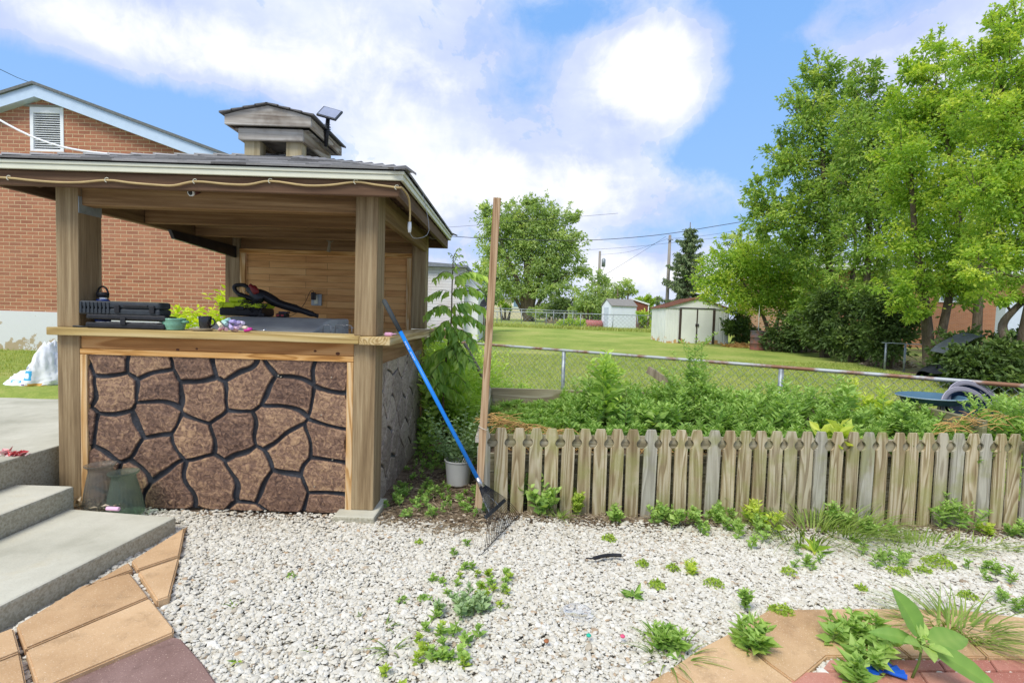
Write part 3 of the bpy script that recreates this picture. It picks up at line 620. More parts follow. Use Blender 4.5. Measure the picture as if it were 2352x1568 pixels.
TANP=plain('tan_conduit',(.50,.37,.17),.5,var=.15)
MB().tube(smooth_pts(hz+cor_),.0068,8).build('hose',TANP,hose)
MB().tube([cor_[-1],cor_[-1]+Vector((0,.0,-.035)),cor_[-1]+Vector((0,0,-.07))],[.011,.013,.010],10).build('connector',WHITE,hose)
for x,y in ((22,409),(247,414),(449,417),(622,416),(818,418),(912,431)):
    c=UY(x,y,ey0+.018); MB().tube([c+Vector((.013*math.cos(a),-.006+.012*math.cos(a)*.0,.014*math.sin(a))) for a in np.linspace(.6,4.6,10)],.0022,6).build('hook',CREAM,hose)
a0=cor_[-1]+Vector((0,0,-.07)); MB().tube(smooth_pts([a0,a0+Vector((.03,.06,-.03)),a0+Vector((.10,.2,.05)),Vector((ex1+.012,ey0+.62,he+.08))]),.0018,6).build('thin_wire',plain('grey_wire',(.35,.37,.38),.5),hose)
# lamp under the beam
p=UY(450,443,YF+.0); lm=thing('spotlight','small round spotlight with white rim screwed under the front beam','spotlight',tuple(p))
MB().tube([p+Vector((.008,.028,.012)),p+Vector((.0,.0,.004)),p+Vector((-.008,-.03,-.006))],[.010,.016,.020],14).build('housing',plain('maroon_plastic',(.10,.035,.03),.5),lm)
MB().tube([p+Vector((-.008,-.03,-.006)),p+Vector((-.011,-.042,-.008))],[.024,.024],16).build('rim',WHITE,lm)
MB().tube([p+Vector((-.0112,-.0425,-.008)),p+Vector((-.013,-.048,-.009))],[.018,.012],14).build('lens',BLACKP,lm)
# solar panel on the cupola
s0=Vector((kx+.352,ky-.06,2.80)); sol=thing('solar_panel','small tilted solar panel on a black stalk fixed to the cupola edge','solar panel',tuple(s0))
MB().tube([s0,s0+Vector((.012,-.02,.10)),s0+Vector((.03,-.04,.24))],[.016,.019,.017],12).build('stalk',BLACKP,sol)
MB().tube([s0+Vector((.018+.028*math.cos(a*1.),-.03+.028*math.sin(a),.10+.003*a)) for a in np.linspace(0,25,90)],.003,5).build('wound_cable',DGREYP,sol)
q=s0+Vector((.045,-.045,.265)); Mx=Matrix.Translation(q)@Matrix.Rotation(R(14),4,'Y')@Matrix.Rotation(R(48),4,'X')
MB().box(-.085,.085,-.075,.075,-.010,.008).xf(Mx).build('frame',DGREYP,sol,bevel=.004)
MB().box(-.073,.073,-.063,.063,.0085,.0105).xf(Mx).build('cells',plain('solar_cells',(.30,.33,.42),.15,spec=.6),sol)
# outlet with plug on the back wall
p=UY(728,688,YB+.028); ol=thing('power_outlet','grey metal outlet box with plugged black adapter on the honey coloured wall','outlet',tuple(p))
MB().box(p.x-.055,p.x+.055,p.y-.018,p.y,p.z-.065,p.z+.06).build('plate',GALV,ol,bevel=.004)
MB().box(p.x-.02,p.x+.018,p.y-.024,p.y-.0185,p.z-.045,p.z+.045).build('socket',CREAM,ol,bevel=.003)
MB().box(p.x-.045,p.x-.0,p.y-.06,p.y-.0245,p.z-.005,p.z+.075).build('adapter',BLACKP,ol,bevel=.008)
c0=p+Vector((-.022,-.04,.075)); MB().tube(smooth_pts([c0,c0+Vector((-.01,0,.02)),c0+Vector((-.04,0,-.0)),c0+Vector((-.09,-.01,-.12)),c0+Vector((-.17,-.05,-.23)),c0+Vector((-.26,-.1,-.28))]),.0028,6).build('cord',BLACKP,ol)
# iron hook hanging under the rear joist
p=UY(757,555,5.1); hk=thing('ceiling_hook','small pale propeller shaped hook hanging below the dark ceiling','hook',tuple(p))
MB().tube([(p.x,p.y,p.z+.10),(p.x,p.y,p.z-.02),(p.x-.01,p.y,p.z-.10)],[.004,.012,.018],8).build('shank',STICK,hk); MB().tube([(p.x-.07,p.y,p.z+.05),(p.x,p.y,p.z-.01),(p.x+.04,p.y,p.z+.01)],[.004,.01,.004],6).build('arm',STICK,hk)
# grill with tapered grey hood, inside the bar
GR=plain('dusty_grey_grill_cover',(.50,.52,.50),.65,var=.25,scale=3,c2=(.36,.37,.37)); gl=thing('covered_grill','wide grey gas grill cabinet with a sloping hood behind the counter','grill',(-2.05,4.4,.4))
gx0,gx1=UY(470,740,4.05).x,UY(724,740,4.05).x
MB().prism([(gx0,3.95,.9),(gx0,4.9,.9),(gx0,4.9,1.325),(gx0,4.42,1.325),(gx0,3.95,1.22)],(gx1-gx0,0,0)).build('hood',GR,gl,bevel=.02,seg=3)
MB().box(gx0+.05,gx1-.05,4.0,4.85,.4,.898).build('cabinet',BLACKP,gl,bevel=.01)
MB().tube([(gx0+.2,3.92,1.12),(gx1-.2,3.92,1.12)],.014,10).build('handle',STEEL,gl)
for x in (gx0+.22,gx1-.22): MB().tube([(x,3.92,1.12),(x,3.96,1.12)],.01,8).build('handle_bracket',STEEL,gl)
# lime tool case on the grill
c=UY(567,727,4.62); gz0=1.328; w=.185
tc=thing('lime_tool_case','flat tool case with bright lime lid and black base lying on the grill','tool case',(c.x,4.62,gz0))
LIME=plain('lime_plastic',(.55,.72,.02),.45,var=.12,scale=14)
MB().box(c.x-w,c.x+w,4.50,4.76,gz0,gz0+.072).build('base',BLACKP,tc,bevel=.018,seg=3)
MB().box(c.x-w-.004,c.x+w+.004,4.495,4.765,gz0+.073,gz0+.118).build('lid',LIME,tc,bevel=.016,seg=3)
MB().box(c.x-.115,c.x+.02,4.52,4.70,gz0+.1185,gz0+.165).build('raised_cap',LIME,tc,bevel=.016,seg=3)
for x in (c.x-.15,c.x-.05,c.x+.05,c.x+.14): MB().box(x-.006,x+.006,4.488,4.4945,gz0+.078,gz0+.112).build('lid_rib',LIME,tc,bevel=.002)
MB().box(c.x-.04,c.x+.04,4.485,4.494,gz0+.055,gz0+.085).build('latch',BLACKP,tc,bevel=.002)
# leaf blower
bl=[UY(x,y,4.60) for x,y in ((605,678),(640,697),(690,712),(722,723),(730,725))]
lb=thing('leaf_blower','black electric leaf blower with dark red body leaning on the lime case','leaf blower',tuple(bl[0]))
MB().tube(smooth_pts([UY(585,680,4.58)]+bl),[.052]*4+[.045]*4+[.036]*4+[.026]*4+[.017]*4+[.022],14).build('nozzle',BLACKP,lb)
MB().tube(smooth_pts([UY(572,662,4.58),UY(584,672,4.58),UY(602,690,4.58)]),[.038]*4+[.052]*3+[.056,.05],16).build('body',DGREYP,lb)
MB().tube(smooth_pts([UY(578,655,4.58),UY(588,664,4.58),UY(594,676,4.58)]),[.018]*3+[.03]*3+[.03,.026,.02],12).xf(Matrix.Translation((0,-.034,0))).build('motor_cover',plain('dark_red_plastic',(.22,.02,.02),.4),lb)
MB().tube(smooth_pts([UY(x,y,4.58) for x,y in ((572,662),(560,655),(545,655),(538,659),(541,668),(552,677),(572,684),(592,690))]),[.018]*20+[.024]*9,10).build('handle',BLACKP,lb)
cord=[UY(572+14*math.sin(i*1.7)+18*math.sin(i*.53)+i*.28,692+8*math.cos(i*2.1)+i*.30,4.50-.02*math.sin(i*3.)) for i in range(60)]
MB().tube(smooth_pts(cord+[UY(600,722,4.49),UY(570,730,4.47),UY(545,727,4.46)],3),.0028,5).build('cord',BLACKP,lb)
c=UY(602,722,4.47); MB().box(c.x-.022,c.x+.022,c.y-.02,c.y+.02,gz0,gz0+.03).build('plug',BLACKP,lb,bevel=.006)
# battery pack
c=UY(650,723,4.62); bp=thing('battery_pack','small black battery pack on the grill under the blower nozzle','battery pack',(c.x,4.62,gz0))
MB().box(c.x-.05,c.x+.04,4.58,4.67,gz0,gz0+.032).build('shell',BLACKP,bp,bevel=.008); MB().box(c.x-.03,c.x+.05,4.59,4.66,gz0+.033,gz0+.05).build('terminal',plain('navy_plastic',(.03,.045,.09),.4),bp,bevel=.006)
for x in (c.x-.028,c.x+.012): MB().box(x-.012,x+.012,4.576,4.579,gz0+.008,gz0+.024).build('sticker',plain('red_sticker',(.5,.08,.08),.5),bp)
# wire rack behind the counter
m=thing('wire_basket','chrome wire basket just showing above the counter near the right post','basket',(-1.3,4.1,1.1))
for x0,x1 in ((742,760),(770,808)):
    a,b=UY(x0,752,4.0),UY(x1,752,4.0); MB().tube([(a.x,4.0,1.15),(a.x,4.0,a.z+.01),(a.x+.01,4.0,a.z+.02),(b.x-.01,4.0,a.z+.02),(b.x,4.0,a.z+.01),(b.x,4.0,1.15)],.003,6).build('wire_loop',STEEL,m)
    MB().tube([(a.x,4.2,a.z-.005),(b.x,4.2,a.z-.005)],.003,6).build('wire_rail',STEEL,m)
def at(px,Y): return UY(px,750,Y).x
# blue bottle
x=-2.856; BLUE=plain('navy_blue_powder_coat',(.012,.045,.22),.4,var=.1)
bt=thing('water_bottle','navy blue insulated bottle with black cap and loop handle behind the cases','bottle',(x,3.605,HT))
MB().lathe([(0,0),(.044,0),(.046,.004),(.046,.165),(.044,.18),(.034,.195)],(x,3.605,HT),28).build('body',BLUE,bt)
MB().lathe([(.0335,.1955),(.033,.206)],(x,3.605,HT),24).build('neck_ring',STEEL,bt)
MB().lathe([(.033,.2065),(.037,.208),(.038,.236),(.034,.243),(0,.244)],(x,3.605,HT),24).build('cap',BLACKP,bt)
MB().tube([(x+.038*math.cos(a),3.605,HT+.225+.058*math.sin(a)) for a in np.linspace(0,math.pi,14)],.0062,8).build('loop_handle',BLACKP,bt)
# two black cases
cs=thing('upper_tool_case','closed charcoal tool case with ribbed edge and two latches, on top of an open case','tool case',(at(275,3.6),3.6,HT+.09),'black tool cases')
x0,x1=at(180,3.43),at(366,3.43)
MB().box(x0,x1,3.43,3.555,HT+.091,HT+.134).build('lower_shell',DGREYP,cs,bevel=.012,seg=3); MB().box(x0,x1,3.43,3.555,HT+.1345,HT+.182).build('upper_shell',DGREYP,cs,bevel=.016,seg=3)
for q in (.49,.92): MB().box(x0+(x1-x0)*q-.02,x0+(x1-x0)*q+.014,3.420,3.4295,HT+.108,HT+.158).build('latch',BLACKP,cs,bevel=.003)
MB().box(x0+(x1-x0)*.56,x0+(x1-x0)*.86,3.422,3.4295,HT+.148,HT+.160).build('grip',BLACKP,cs,bevel=.003)
for i in range(8): MB().box(x0+.012+i*.026,x0+.026+i*.026,3.4245,3.4295,HT+.100,HT+.174).build('edge_rib',DGREYP,cs,bevel=.002)
c2=thing('lower_tool_case','open black tool case lying flat underneath the closed case','tool case',(at(280,3.6),3.6,HT),'black tool cases')
xa,xb=at(196,3.43),at(378,3.43)
MB().box(xa,xb,3.425,3.555,HT,HT+.040).build('lower_shell',BLACKP,c2,bevel=.012,seg=3)
Mx=Matrix.Translation((0,3.555,HT+.05))@Matrix.Rotation(R(-4),4,'X')@Matrix.Translation((0,-3.555,-HT-.05))
MB().box(xa+.004,xb+.006,3.425,3.555,HT+.050,HT+.088).xf(Mx).build('upper_shell',BLACKP,c2,bevel=.012,seg=3)
MB().box(xa+.24,xa+.275,3.416,3.4245,HT+.026,HT+.075).build('latch',BLACKP,c2,bevel=.003)
MB().box(xa+.06,xb-.06,3.44,3.54,HT+.0405,HT+.044).build('inner_tray',plain('tool_tray',(.12,.12,.12),.35,.4,scale=60,c2=(.4,.4,.4)),c2)
# pen like driver at the left end
MB().tube([(at(168,3.45),3.45,HT+.007),(at(196,3.45),3.46,HT+.006)],[.006,.005],8).build('screwdriver_shaft',DGREYP,label='short dark green screwdriver lying at the left end of the counter',category='screwdriver')
bpy.data.objects[-1].name if 0 else None
# green handled tool and foam stick
g0,g1=at(275,3.46),at(306,3.46); gt=thing('green_scrubber','lime green ribbed handle lying on the counter before the cases','tool handle',(g0,3.46,HT))
GREEN=plain('bright_green_plastic',(.16,.58,.03),.4,var=.1)
MB().tube([(g0+(g1-g0)*q,3.46,HT+.015) for q in np.linspace(0,1,12)],[.0155,.0165,.014,.0155,.0135,.0155,.0135,.0155,.0135,.0155,.013,.010],12).build('grip',GREEN,gt)
MB().box(g1,at(341,3.47),3.445,3.475,HT+.004,HT+.014).build('blade_cover',plain('dark_green_plastic',(.07,.33,.03),.4),gt,bevel=.003)
f0,f1=at(332,3.45),at(376,3.49); MB().tube([(f0,3.45,HT+.014),(f1,3.49,HT+.014)],.0135,14).build('chalk_tube',plain('pale_blue_foam',(.36,.52,.50),.7,var=.15),label='pale blue green tube lying between the green handle and the pot',category='tube')
# green pot
x=at(400,3.50); PG=plain('mint_stoneware',(.19,.42,.29),.3,var=.2,scale=40,spec=.5); pt=thing('soup_bowl','mint green stoneware soup bowl with two lug handles','bowl',(x,3.50,HT))
MB().lathe([(0,.0),(.058,.0),(.062,.006),(.060,.010),(.066,.02),(.069,.045),(.068,.066),(.071,.070),(.071,.078),(.066,.080),(.063,.074),(.061,.02),(0,.012)],(x,3.50,HT),32).build('body',PG,pt)
for s in (-1,1): MB().tube([(x+s*.064,3.48,HT+.055),(x+s*.085,3.484,HT+.057),(x+s*.093,3.50,HT+.058),(x+s*.085,3.516,HT+.057),(x+s*.064,3.52,HT+.055)],.0085,8).build('handle',PG,pt)
# saucer, mug
x=at(465,3.49); MB().lathe([(0,.002),(.055,.0),(.062,.006),(.076,.016),(.079,.019),(.074,.019),(.05,.009),(0,.008)],(x,3.49,HT),36).build('saucer',plain('cream_stoneware',(.55,.50,.40),.4,var=.1,scale=50,spec=.5),label='cream saucer under the black mug',category='saucer')
x=at(471,3.49); mg=thing('mug','glossy black mug standing on the cream saucer','mug',(x,3.49,HT+.009)); BG=plain('black_glaze',(.012,.012,.014),.18,var=.2,spec=.6)
MB().lathe([(0,.001),(.030,.0),(.033,.005),(.037,.045),(.040,.088),(.039,.091),(.037,.088),(.033,.01),(0,.008)],(x,3.49,HT+.009),32).build('body',BG,mg)
MB().tube([(x+.036,3.49,HT+.085),(x+.056,3.49,HT+.083),(x+.068,3.49,HT+.065),(x+.062,3.49,HT+.045),(x+.034,3.49,HT+.025)],.0055,8).build('handle',BG,mg)
# chalk bundle in a net
PAST=[((.75,.70,.50),505,745),((.40,.62,.58),516,741),((.36,.60,.58),522,735),((.42,.36,.68),534,738),((.50,.42,.72),545,742),((.62,.56,.75),554,741),((.50,.42,.70),530,750),((.72,.52,.68),541,752),((.74,.60,.72),548,749),((.70,.40,.48),508,754),((.74,.46,.52),518,756),((.78,.55,.42),539,758),((.72,.62,.50),562,752)]
for i,(c,px,py) in enumerate(PAST):
    nm=('yellow','aqua','turquoise','indigo','violet','white lilac','purple','pink lilac','pale pink','rose','coral pink','peach','cream')[i]
    p=UY(px,py,3.44+.012*(i%3)+.0015*i); a=random.uniform(-.9,.9); d=Vector((math.cos(a)*.75,-.5,math.sin(a)*.35)).normalized(); p.z=max(p.z,HT+.0128)
    if abs(d.z)*.03+.012>p.z-HT: d.z=0
    MB().tube([p-d*.03,p+d*.03],.0118,14).build('sidewalk_chalk',plain('chalk_%s'%nm.replace(' ','_'),c,.9,var=.12,scale=40),bevel=.002,label='%s stick of thick chalk in the pastel heap right of the mug'%nm,category='chalk',group='pastel sidewalk chalks on the counter')
p=UY(572,752,3.45); MB().tube([(p.x-.03,3.45,HT+.012),(p.x-.0,3.45,HT+.02),(p.x+.02,3.452,HT+.026)],[.010,.014,.008],10).build('magenta_handle',plain('magenta_plastic',(.65,.05,.35),.4),label='magenta plastic grip at the right side of the chalk heap',category='grip')
MB().tube([(p.x+.01,3.46,HT+.016),(p.x+.085,3.47,HT+.014),(p.x+.10,3.47,HT+.020)],[.0035,.0045,.009],8).build('metal_spoon',STEEL,label='shiny metal tongs lying right of the magenta grip',category='tongs')
# pink object on the return counter
p=UZ(893,772,HT); PK=plain('pink_plastic',(.68,.36,.52),.5,var=.08); pk=thing('toy_padlock','pink plastic toy with a small loop on the corner of the counter','toy',(p.x-.0,p.y,HT))
MB().box(p.x-.03,p.x+.025,p.y-.012,p.y+.02,HT,HT+.026).build('body',PK,pk,bevel=.009,seg=3); MB().tube([(p.x+.02,p.y-.006,HT+.014)]+[(p.x+.03+.018*math.sin(a),p.y+.012-.016*math.cos(a),HT+.016) for a in np.linspace(0,math.pi,9)]+[(p.x+.02,p.y+.03,HT+.014)],.0035,7).build('loop',PK,pk)
# ---------------- rake
top=Vector((-.875,3.52,1.485)); soc=Vector((-.185,3.30,.335)); dr=(soc-top).normalized(); L=(soc-top).length
rk=thing('leaf_rake','blue handled leaf rake with black spring tines leaning against the corner post','rake',(-.1,3.2,0))
BLU=plain('bright_blue_paint',(.01,.20,.66),.35,var=.08,scale=5)
MB().tube([top,top+dr*.012,top+dr*.25],[.010,.0165,.0155],14).build('grip',plain('grey_foam_grip',(.055,.065,.068),.8,var=.2),rk)
MB().tube([top+dr*.2501,soc],.0135,14).build('handle',BLU,rk)
m=MB()  # white maker's lettering on the handle: eight small block letters
side=dr.cross(Vector((0,-1,0))).normalized(); out=Vector((0,-1,0))-dr*Vector((0,-1,0)).dot(dr); out.normalize()
for i in range(9):
    if i==4: continue
    o=top+dr*(.335+i*.0165)+out*.0136
    for a_,b_ in (((-.004,-.005),(-.004,.005)),((.004,-.005),(.004,.005)),((-.004,0),(.004,0)),((-.004,.0045),(.004,.0045)))[: (4 if i%2 else 3)]:
        m.beam(o+dr*a_[0]+side*a_[1],o+dr*b_[0]+side*b_[1],.0018,.0006,up=out)
m.build('lettering',WHITE,rk)
MB().tube([soc-dr*.01,soc+dr*.06],[.015,.019],12).build('ferrule',STEEL,rk)
t0=Vector((-.125,2.92,.0)); t1=Vector((.10,3.52,.0)); n=21; hub=soc+dr*.05
TIN=plain('black_spring_steel',(.015,.017,.022),.4,.3)
for i in range(n):
    q=i/(n-1); e=t0.lerp(t1,q); e.z=tz(e.x,e.y)+.006; mid=hub.lerp(e,.5)+Vector((.028,-.006,.028)); hs=hub+(t1-t0).normalized()*(q-.5)*.075
    P=smooth_pts([hs,mid,hub.lerp(e,.88)+Vector((.02,0,.01)),e+Vector((.0,0,.014)),e+Vector((-.028,0,.0))],4); MB().tube(P,.0018,5).build('tine',TIN,rk)
ba,bb=hub.lerp(t0,.52),hub.lerp(t1,.52); ba+=Vector((.02,0,.02)); bb+=Vector((.02,0,.02)); MB().beam(ba,bb,.010,.024,up=dr).build('spreader_bar',DGREYP,rk,bevel=.003)
for q in (.22,.62): e=ba.lerp(bb,q); MB().tube(smooth_pts([hub,hub.lerp(e,.5)+Vector((-.02,-.015,.02)),e+Vector((-.01,0,.02)),e]),.0035,6).build('brace_wire',STEEL,rk)
MB().prism([hub+Vector((0,-.022,0)),hub+Vector((0,.022,0)),hub+dr*.03+Vector((0,.03,0)),hub+dr*.03+Vector((0,-.03,0))],(.004,0,.003)).build('hub_plate',TIN,rk)
# ---------------- glass vases at the foot of the panel
def glassmat(name,tint):
    m,t=newmat(name); g=t.n('ShaderNodeBsdfGlass',i={0:tint+(1,),1:.08,2:1.25}); tr=t.n('ShaderNodeBsdfTransparent',i={0:tint+(1,)}); mx=t.n('ShaderNodeMixShader',i={0:.28,1:tr.outputs[0],2:g.outputs[0]})
    d=t.n('ShaderNodeBsdfDiffuse',i={0:tuple(x*.75 for x in tint)+(1,)}); m2=t.n('ShaderNodeMixShader',i={0:.07,1:mx.outputs[0],2:d.outputs[0]})
    t.L.new(m2.outputs[0],t.n('ShaderNodeOutputMaterial').inputs[0]); return m
for nm,px,py,tn,lab,lean in (('glass_vase',235,1158,(.84,.84,.80),'clear ribbed glass vase at the foot of the stone panel, left one',0),('glass_vase',288,1172,(.74,.82,.75),'green tinted ribbed glass vase standing right of the clear vase',.0)):
    b=UY(px,py,3.375 if nm and px<250 else 3.325); z0=.05 if px<250 else .02; x=b.x
    MB().lathe([(0,.004),(.098,.0),(.106,.008),(.104,.03),(.096,.10),(.078,.19),(.066,.245),(.066,.26),(.084,.275),(.088,.283),(.086,.288),(.064,.262),(.062,.245),(.074,.19),(.092,.10),(.100,.03),(.097,.010),(0,.010)],(0,0,0),96,rib=24,ra=.022).xf(Matrix.Translation((x,b.y,z0+tz(x,b.y)))@Matrix.Rotation(R(-2),4,'Y')).build('glass_vase',glassmat('glass_%s'%('green' if px>250 else 'clear'),tn),label=lab,category='vase',group='ribbed glass vases')
# chalk stub, wrappers, bag
p=UZ(262,1171,.112); MB().tube([p+Vector((-.045,0,.010)),p+Vector((.035,-.004,.010))],.0125,14).build('sidewalk_chalk',plain('chalk_step_pink',(.80,.50,.68),.9,var=.08),bevel=.002,label='thick pink chalk lying on the lower step before the vases',category='chalk')
p=UZ(28,1045,.401); L_=Leaves(); L_.add(np.array(p)+rng.normal(size=(46,3))*[.035,.014,.0]+[0,0,.008],rng.normal(size=(46,3))*[1,.5,.2]+[.3,0,.15],rng.uniform(.03,.06,46),.7); L_.build('candy_wrapper',leaf('red_wrapper',[(0,(.45,.02,.03)),(.5,(.65,.10,.10)),(.9,(.75,.6,.6))],.0,.3),label='crumpled red candy wrapper on the edge of the patio',category='wrapper')
def bag():
    c=UZ(92,893,.40); b=bpy.data.meshes.new('bag'); bm=bmesh.new(); bmesh.ops.create_icosphere(bm,subdivisions=5,radius=1)
    r=np.random.default_rng(2); ks=[(r.normal(size=3)*f,r.uniform(0,6),a) for f,a in ((3,.13),(6,.10),(10,.07),(19,.025)) for _ in range(3)]
    for v in bm.verts:
        p=v.co.copy(); n=sum(a*abs(math.sin(k[0]*p.x+k[1]*p.y+k[2]*p.z+ph)) for k,ph,a in ks)
        lo=p.z<0; z=p.z*(.5 if lo else 1); x,y=p.x,p.y
        # low spread to the left, tall crown on the right
        hgt=.11+.14*max(0,min(1,(x+.05)/.45)); v.co=Vector((x*.215*(1.0-.35*max(0,p.z))*(1+n)+.055*max(0,p.z),y*.15*(1+n),max(0.004,(z+.32)*hgt/1.1*(1+n*1.6))))
    bm.to_mesh(b); bm.free(); b.polygons.foreach_set('use_smooth',[True]*len(b.polygons))
    m,t=newmat('printed_bag_film'); v=t.n('ShaderNodeTexCoord').outputs['Object']; s=t.n('ShaderNodeSeparateXYZ',i={0:v}); X,Z=s.outputs[0],s.outputs[2]
    def box(x0,x1,z0,z1):
        f=t.math('MULTIPLY',t.math('GREATER_THAN',X,x0),t.math('LESS_THAN',X,x1)); return t.math('MULTIPLY',f,t.math('MULTIPLY',t.math('GREATER_THAN',Z,z0),t.math('LESS_THAN',Z,z1)))
    c_=(.80,.82,.84); col=t.mix(box(.03,.12,.13,.235),c_,(.05,.42,.72)); col=t.mix(box(.045,.10,.15,.21),col,(.75,.85,.9)); col=t.mix(box(-.14,.0,.10,.125),col,(.03,.35,.68)); col=t.mix(box(-.11,-.03,.107,.118),col,(.8,.85,.9)); col=t.mix(box(.06,.24,.02,.075),col,(.72,.32,.05)); col=t.mix(box(.09,.2,.06,.095),col,(.75,.42,.1))
    col=t.mix(box(-.02,.03,.035,.055),col,(.3,.38,.4)); col=t.mix(box(.04,.09,.25,.28),col,(.35,.4,.45)); col=t.mix(box(-.0,.02,.24,.27),col,(.2,.45,.75)); col=t.mix(box(.02,.06,.075,.09),col,(.3,.2,.4))
    finish(t,col,.35,0,None,spec=.5); b.materials.append(m); o=link('plastic_bag',b,None,c); tag(o,'crumpled white plastic bag with blue and orange print beside the left post','plastic bag')
bag()
# dry leaf litter by the vases
L_=Leaves(); P=np.array([tuple(UZ(px,py,.06)) for px,py in rng.normal(size=(26,2))*[16,8]+[200,1158]]); L_.add(P+[0,0,.01],rng.normal(size=(26,3))*[1,1,.5],rng.uniform(.03,.06,26),.6); L_.add(np.array([tuple(UZ(px,py,.112)) for px,py in ((262,1166),(276,1162),(250,1168),(225,1168),(232,1166))])+[0,0,.01],rng.normal(size=(5,3))*[1,1,.2],.045,.5)
L_.build('dry_leaves',DIRTL,label='brown dry leaves gathered between the steps and the vases',category='leaf litter',kind='stuff')
# ================================================================ picket fence
ang=.065; fd=Vector((1,ang,0)).normalized(); F0=Vector((-.155,3.615,0))
pf=thing('picket_fence','low weathered picket fence with notched tops along the gravel','picket fence',tuple(F0))
prof=[(.029,0),(.040,-.035),(.0455,-.058),(.0455,-.072),(.037,-.078),(.0265,-.092),(.0235,-.106),(.0265,-.120),(.037,-.133),(.0475,-.138)]
for i in range(37):
    t_=i*.1195+random.uniform(-.004,.004); o=F0+fd*t_; ztop=.602+.016*t_*.25+(0.004)*random.uniform(-1,1)-.0*t_; zb=tz(o.x,o.y)-.02+random.uniform(-.01,.01)
    ztop=.602+.0035*t_; lean=random.uniform(-.012,.012)*(1+ (i<3)); sc_=random.uniform(.97,1.03)
    P=[(-w*sc_,ztop+z) for w,z in prof]+[(-.0475*sc_,zb),(.0475*sc_,zb)]+[(w*sc_,ztop+z) for w,z in prof[::-1]]
    P=[(a+(b-zb)*lean,b) for a,b in P]; nrm=Vector((fd.y,-fd.x,0)); y0=random.uniform(-.002,.002)
    MB().prism([o+fd*a+Vector((0,0,b))-nrm*(.0+y0) for a,b in P],-nrm*.017).build('picket',PICK,pf,bevel=.0015)
nrm=Vector((fd.y,-fd.x,0))
for a,b in ((0,2.2),(2.2,4.45)):
    p,q=F0+fd*(a+.002)-nrm*.040+Vector((0,0,.505)),F0+fd*(b-.002)-nrm*.040+Vector((0,0,.507)); MB().beam(p,q,.036,.088).build('rail',BEDX,pf,bevel=.003)
# ---------------- raised bed behind it
bd=thing('raised_bed','raised garden bed of stacked grey boards behind the picket fence','raised bed',(1.8,4.3,0))
f0=F0-nrm*.16+Vector((0,0,0))
for k in range(3):
    z=.31-k*.142; MB().beam(f0+fd*.0+Vector((0,0,z)),f0+fd*4.1+Vector((0,0,z)),.035,.138).build('front_board',BEDX,bd,bevel=.003)
BX0,BX1,BY1=-.17,3.72,4.95
for k in range(3): z=.63-k*.142; MB().box(BX0,BX1,BY1-.018*0,BY1+.035,z-.069,z+.069).build('back_board',BEDX,bd,bevel=.003)
for k in range(3): z=.63-k*.142; MB().box(BX1,BX1+.035,3.98,BY1-.003,z-.069,z+.069).build('side_board',BEDY,bd,bevel=.003)
MB().prism([(BX0-.035,3.80,.40),(BX0-.035,3.80,.56),(BX0-.035,4.93,.70),(BX0-.035,4.93,.2)],(.034,0,0)).build('side_board',CREAM if 0 else BEDY,bd,bevel=.003)
MB().box(BX0-.07,BX0-.036,3.79,4.9,.45,.49).build('side_rail',plain('peeling_white_paint',(.55,.53,.48),.8,var=.3,scale=12,c2=(.3,.25,.2)),bd,bevel=.002)
def soil():
    X,Y=np.meshgrid(np.linspace(BX0+.005,BX1-.005,90),np.linspace(3.80,BY1-.005,30)); Y=Y+np.clip(X,0,4)*.05*(1-(Y-3.8)/1.15); Z=.36+.16*(Y-3.8)/1.15+rng.normal(size=X.shape)*.008
    ny,nx=X.shape; i=(np.arange(ny-1)[:,None]*nx+np.arange(nx-1)).ravel(); npmesh('soil',np.stack([X,Y,Z],-1).reshape(-1,3),np.stack([i,i+1,i+nx+1,i+nx],1),plain('garden_soil',(.13,.09,.055),.95,var=.5,scale=20,bs=.6),bd,smooth=True)
soil()
# leaning stud
a,b=UY(1142,455,3.50),UY(1099,1165,3.52); MB().beam(b,a,.050,.036,up=(0,1,0)).build('leaning_stud',PINE,bevel=.003,label='tall narrow pine stud standing slightly tilted at the fence end',category='wooden post')
p=a.lerp(b,.735); MB().tube([p+Vector((.034*math.cos(t),.034*math.sin(t),.004*math.sin(2*t)-.008*math.cos(t))) for t in np.linspace(0,6.3,20)],.0022,5).build('twine',plain('white_twine',(.6,.58,.5),.9),label='loop of pale twine tied round the tall stud',category='twine')
# white bucket with mugwort
x,y=UY(1052,1112,4.2).x,4.2; bk=thing('white_planter','round white ribbed plastic planter full of mugwort beside the stud','planter',(x,y,tz(x,y)))
pr=[(0,.0),(.090,.0)]; 
for i in range(16): z=.006+i*.012; r_=.092+.018*(i/16); pr+=[(r_,z),(r_+.0022,z+.005)]
pr+=[(.118,.198),(.118,.206),(.108,.206),(.10,.17),(0,.17)]
MB().lathe(pr,(x,y,tz(x,y)),40).build('pot',plain('off_white_plastic',(.66,.66,.63),.5,var=.08,scale=5),bk)
BK=(x,y,bk)
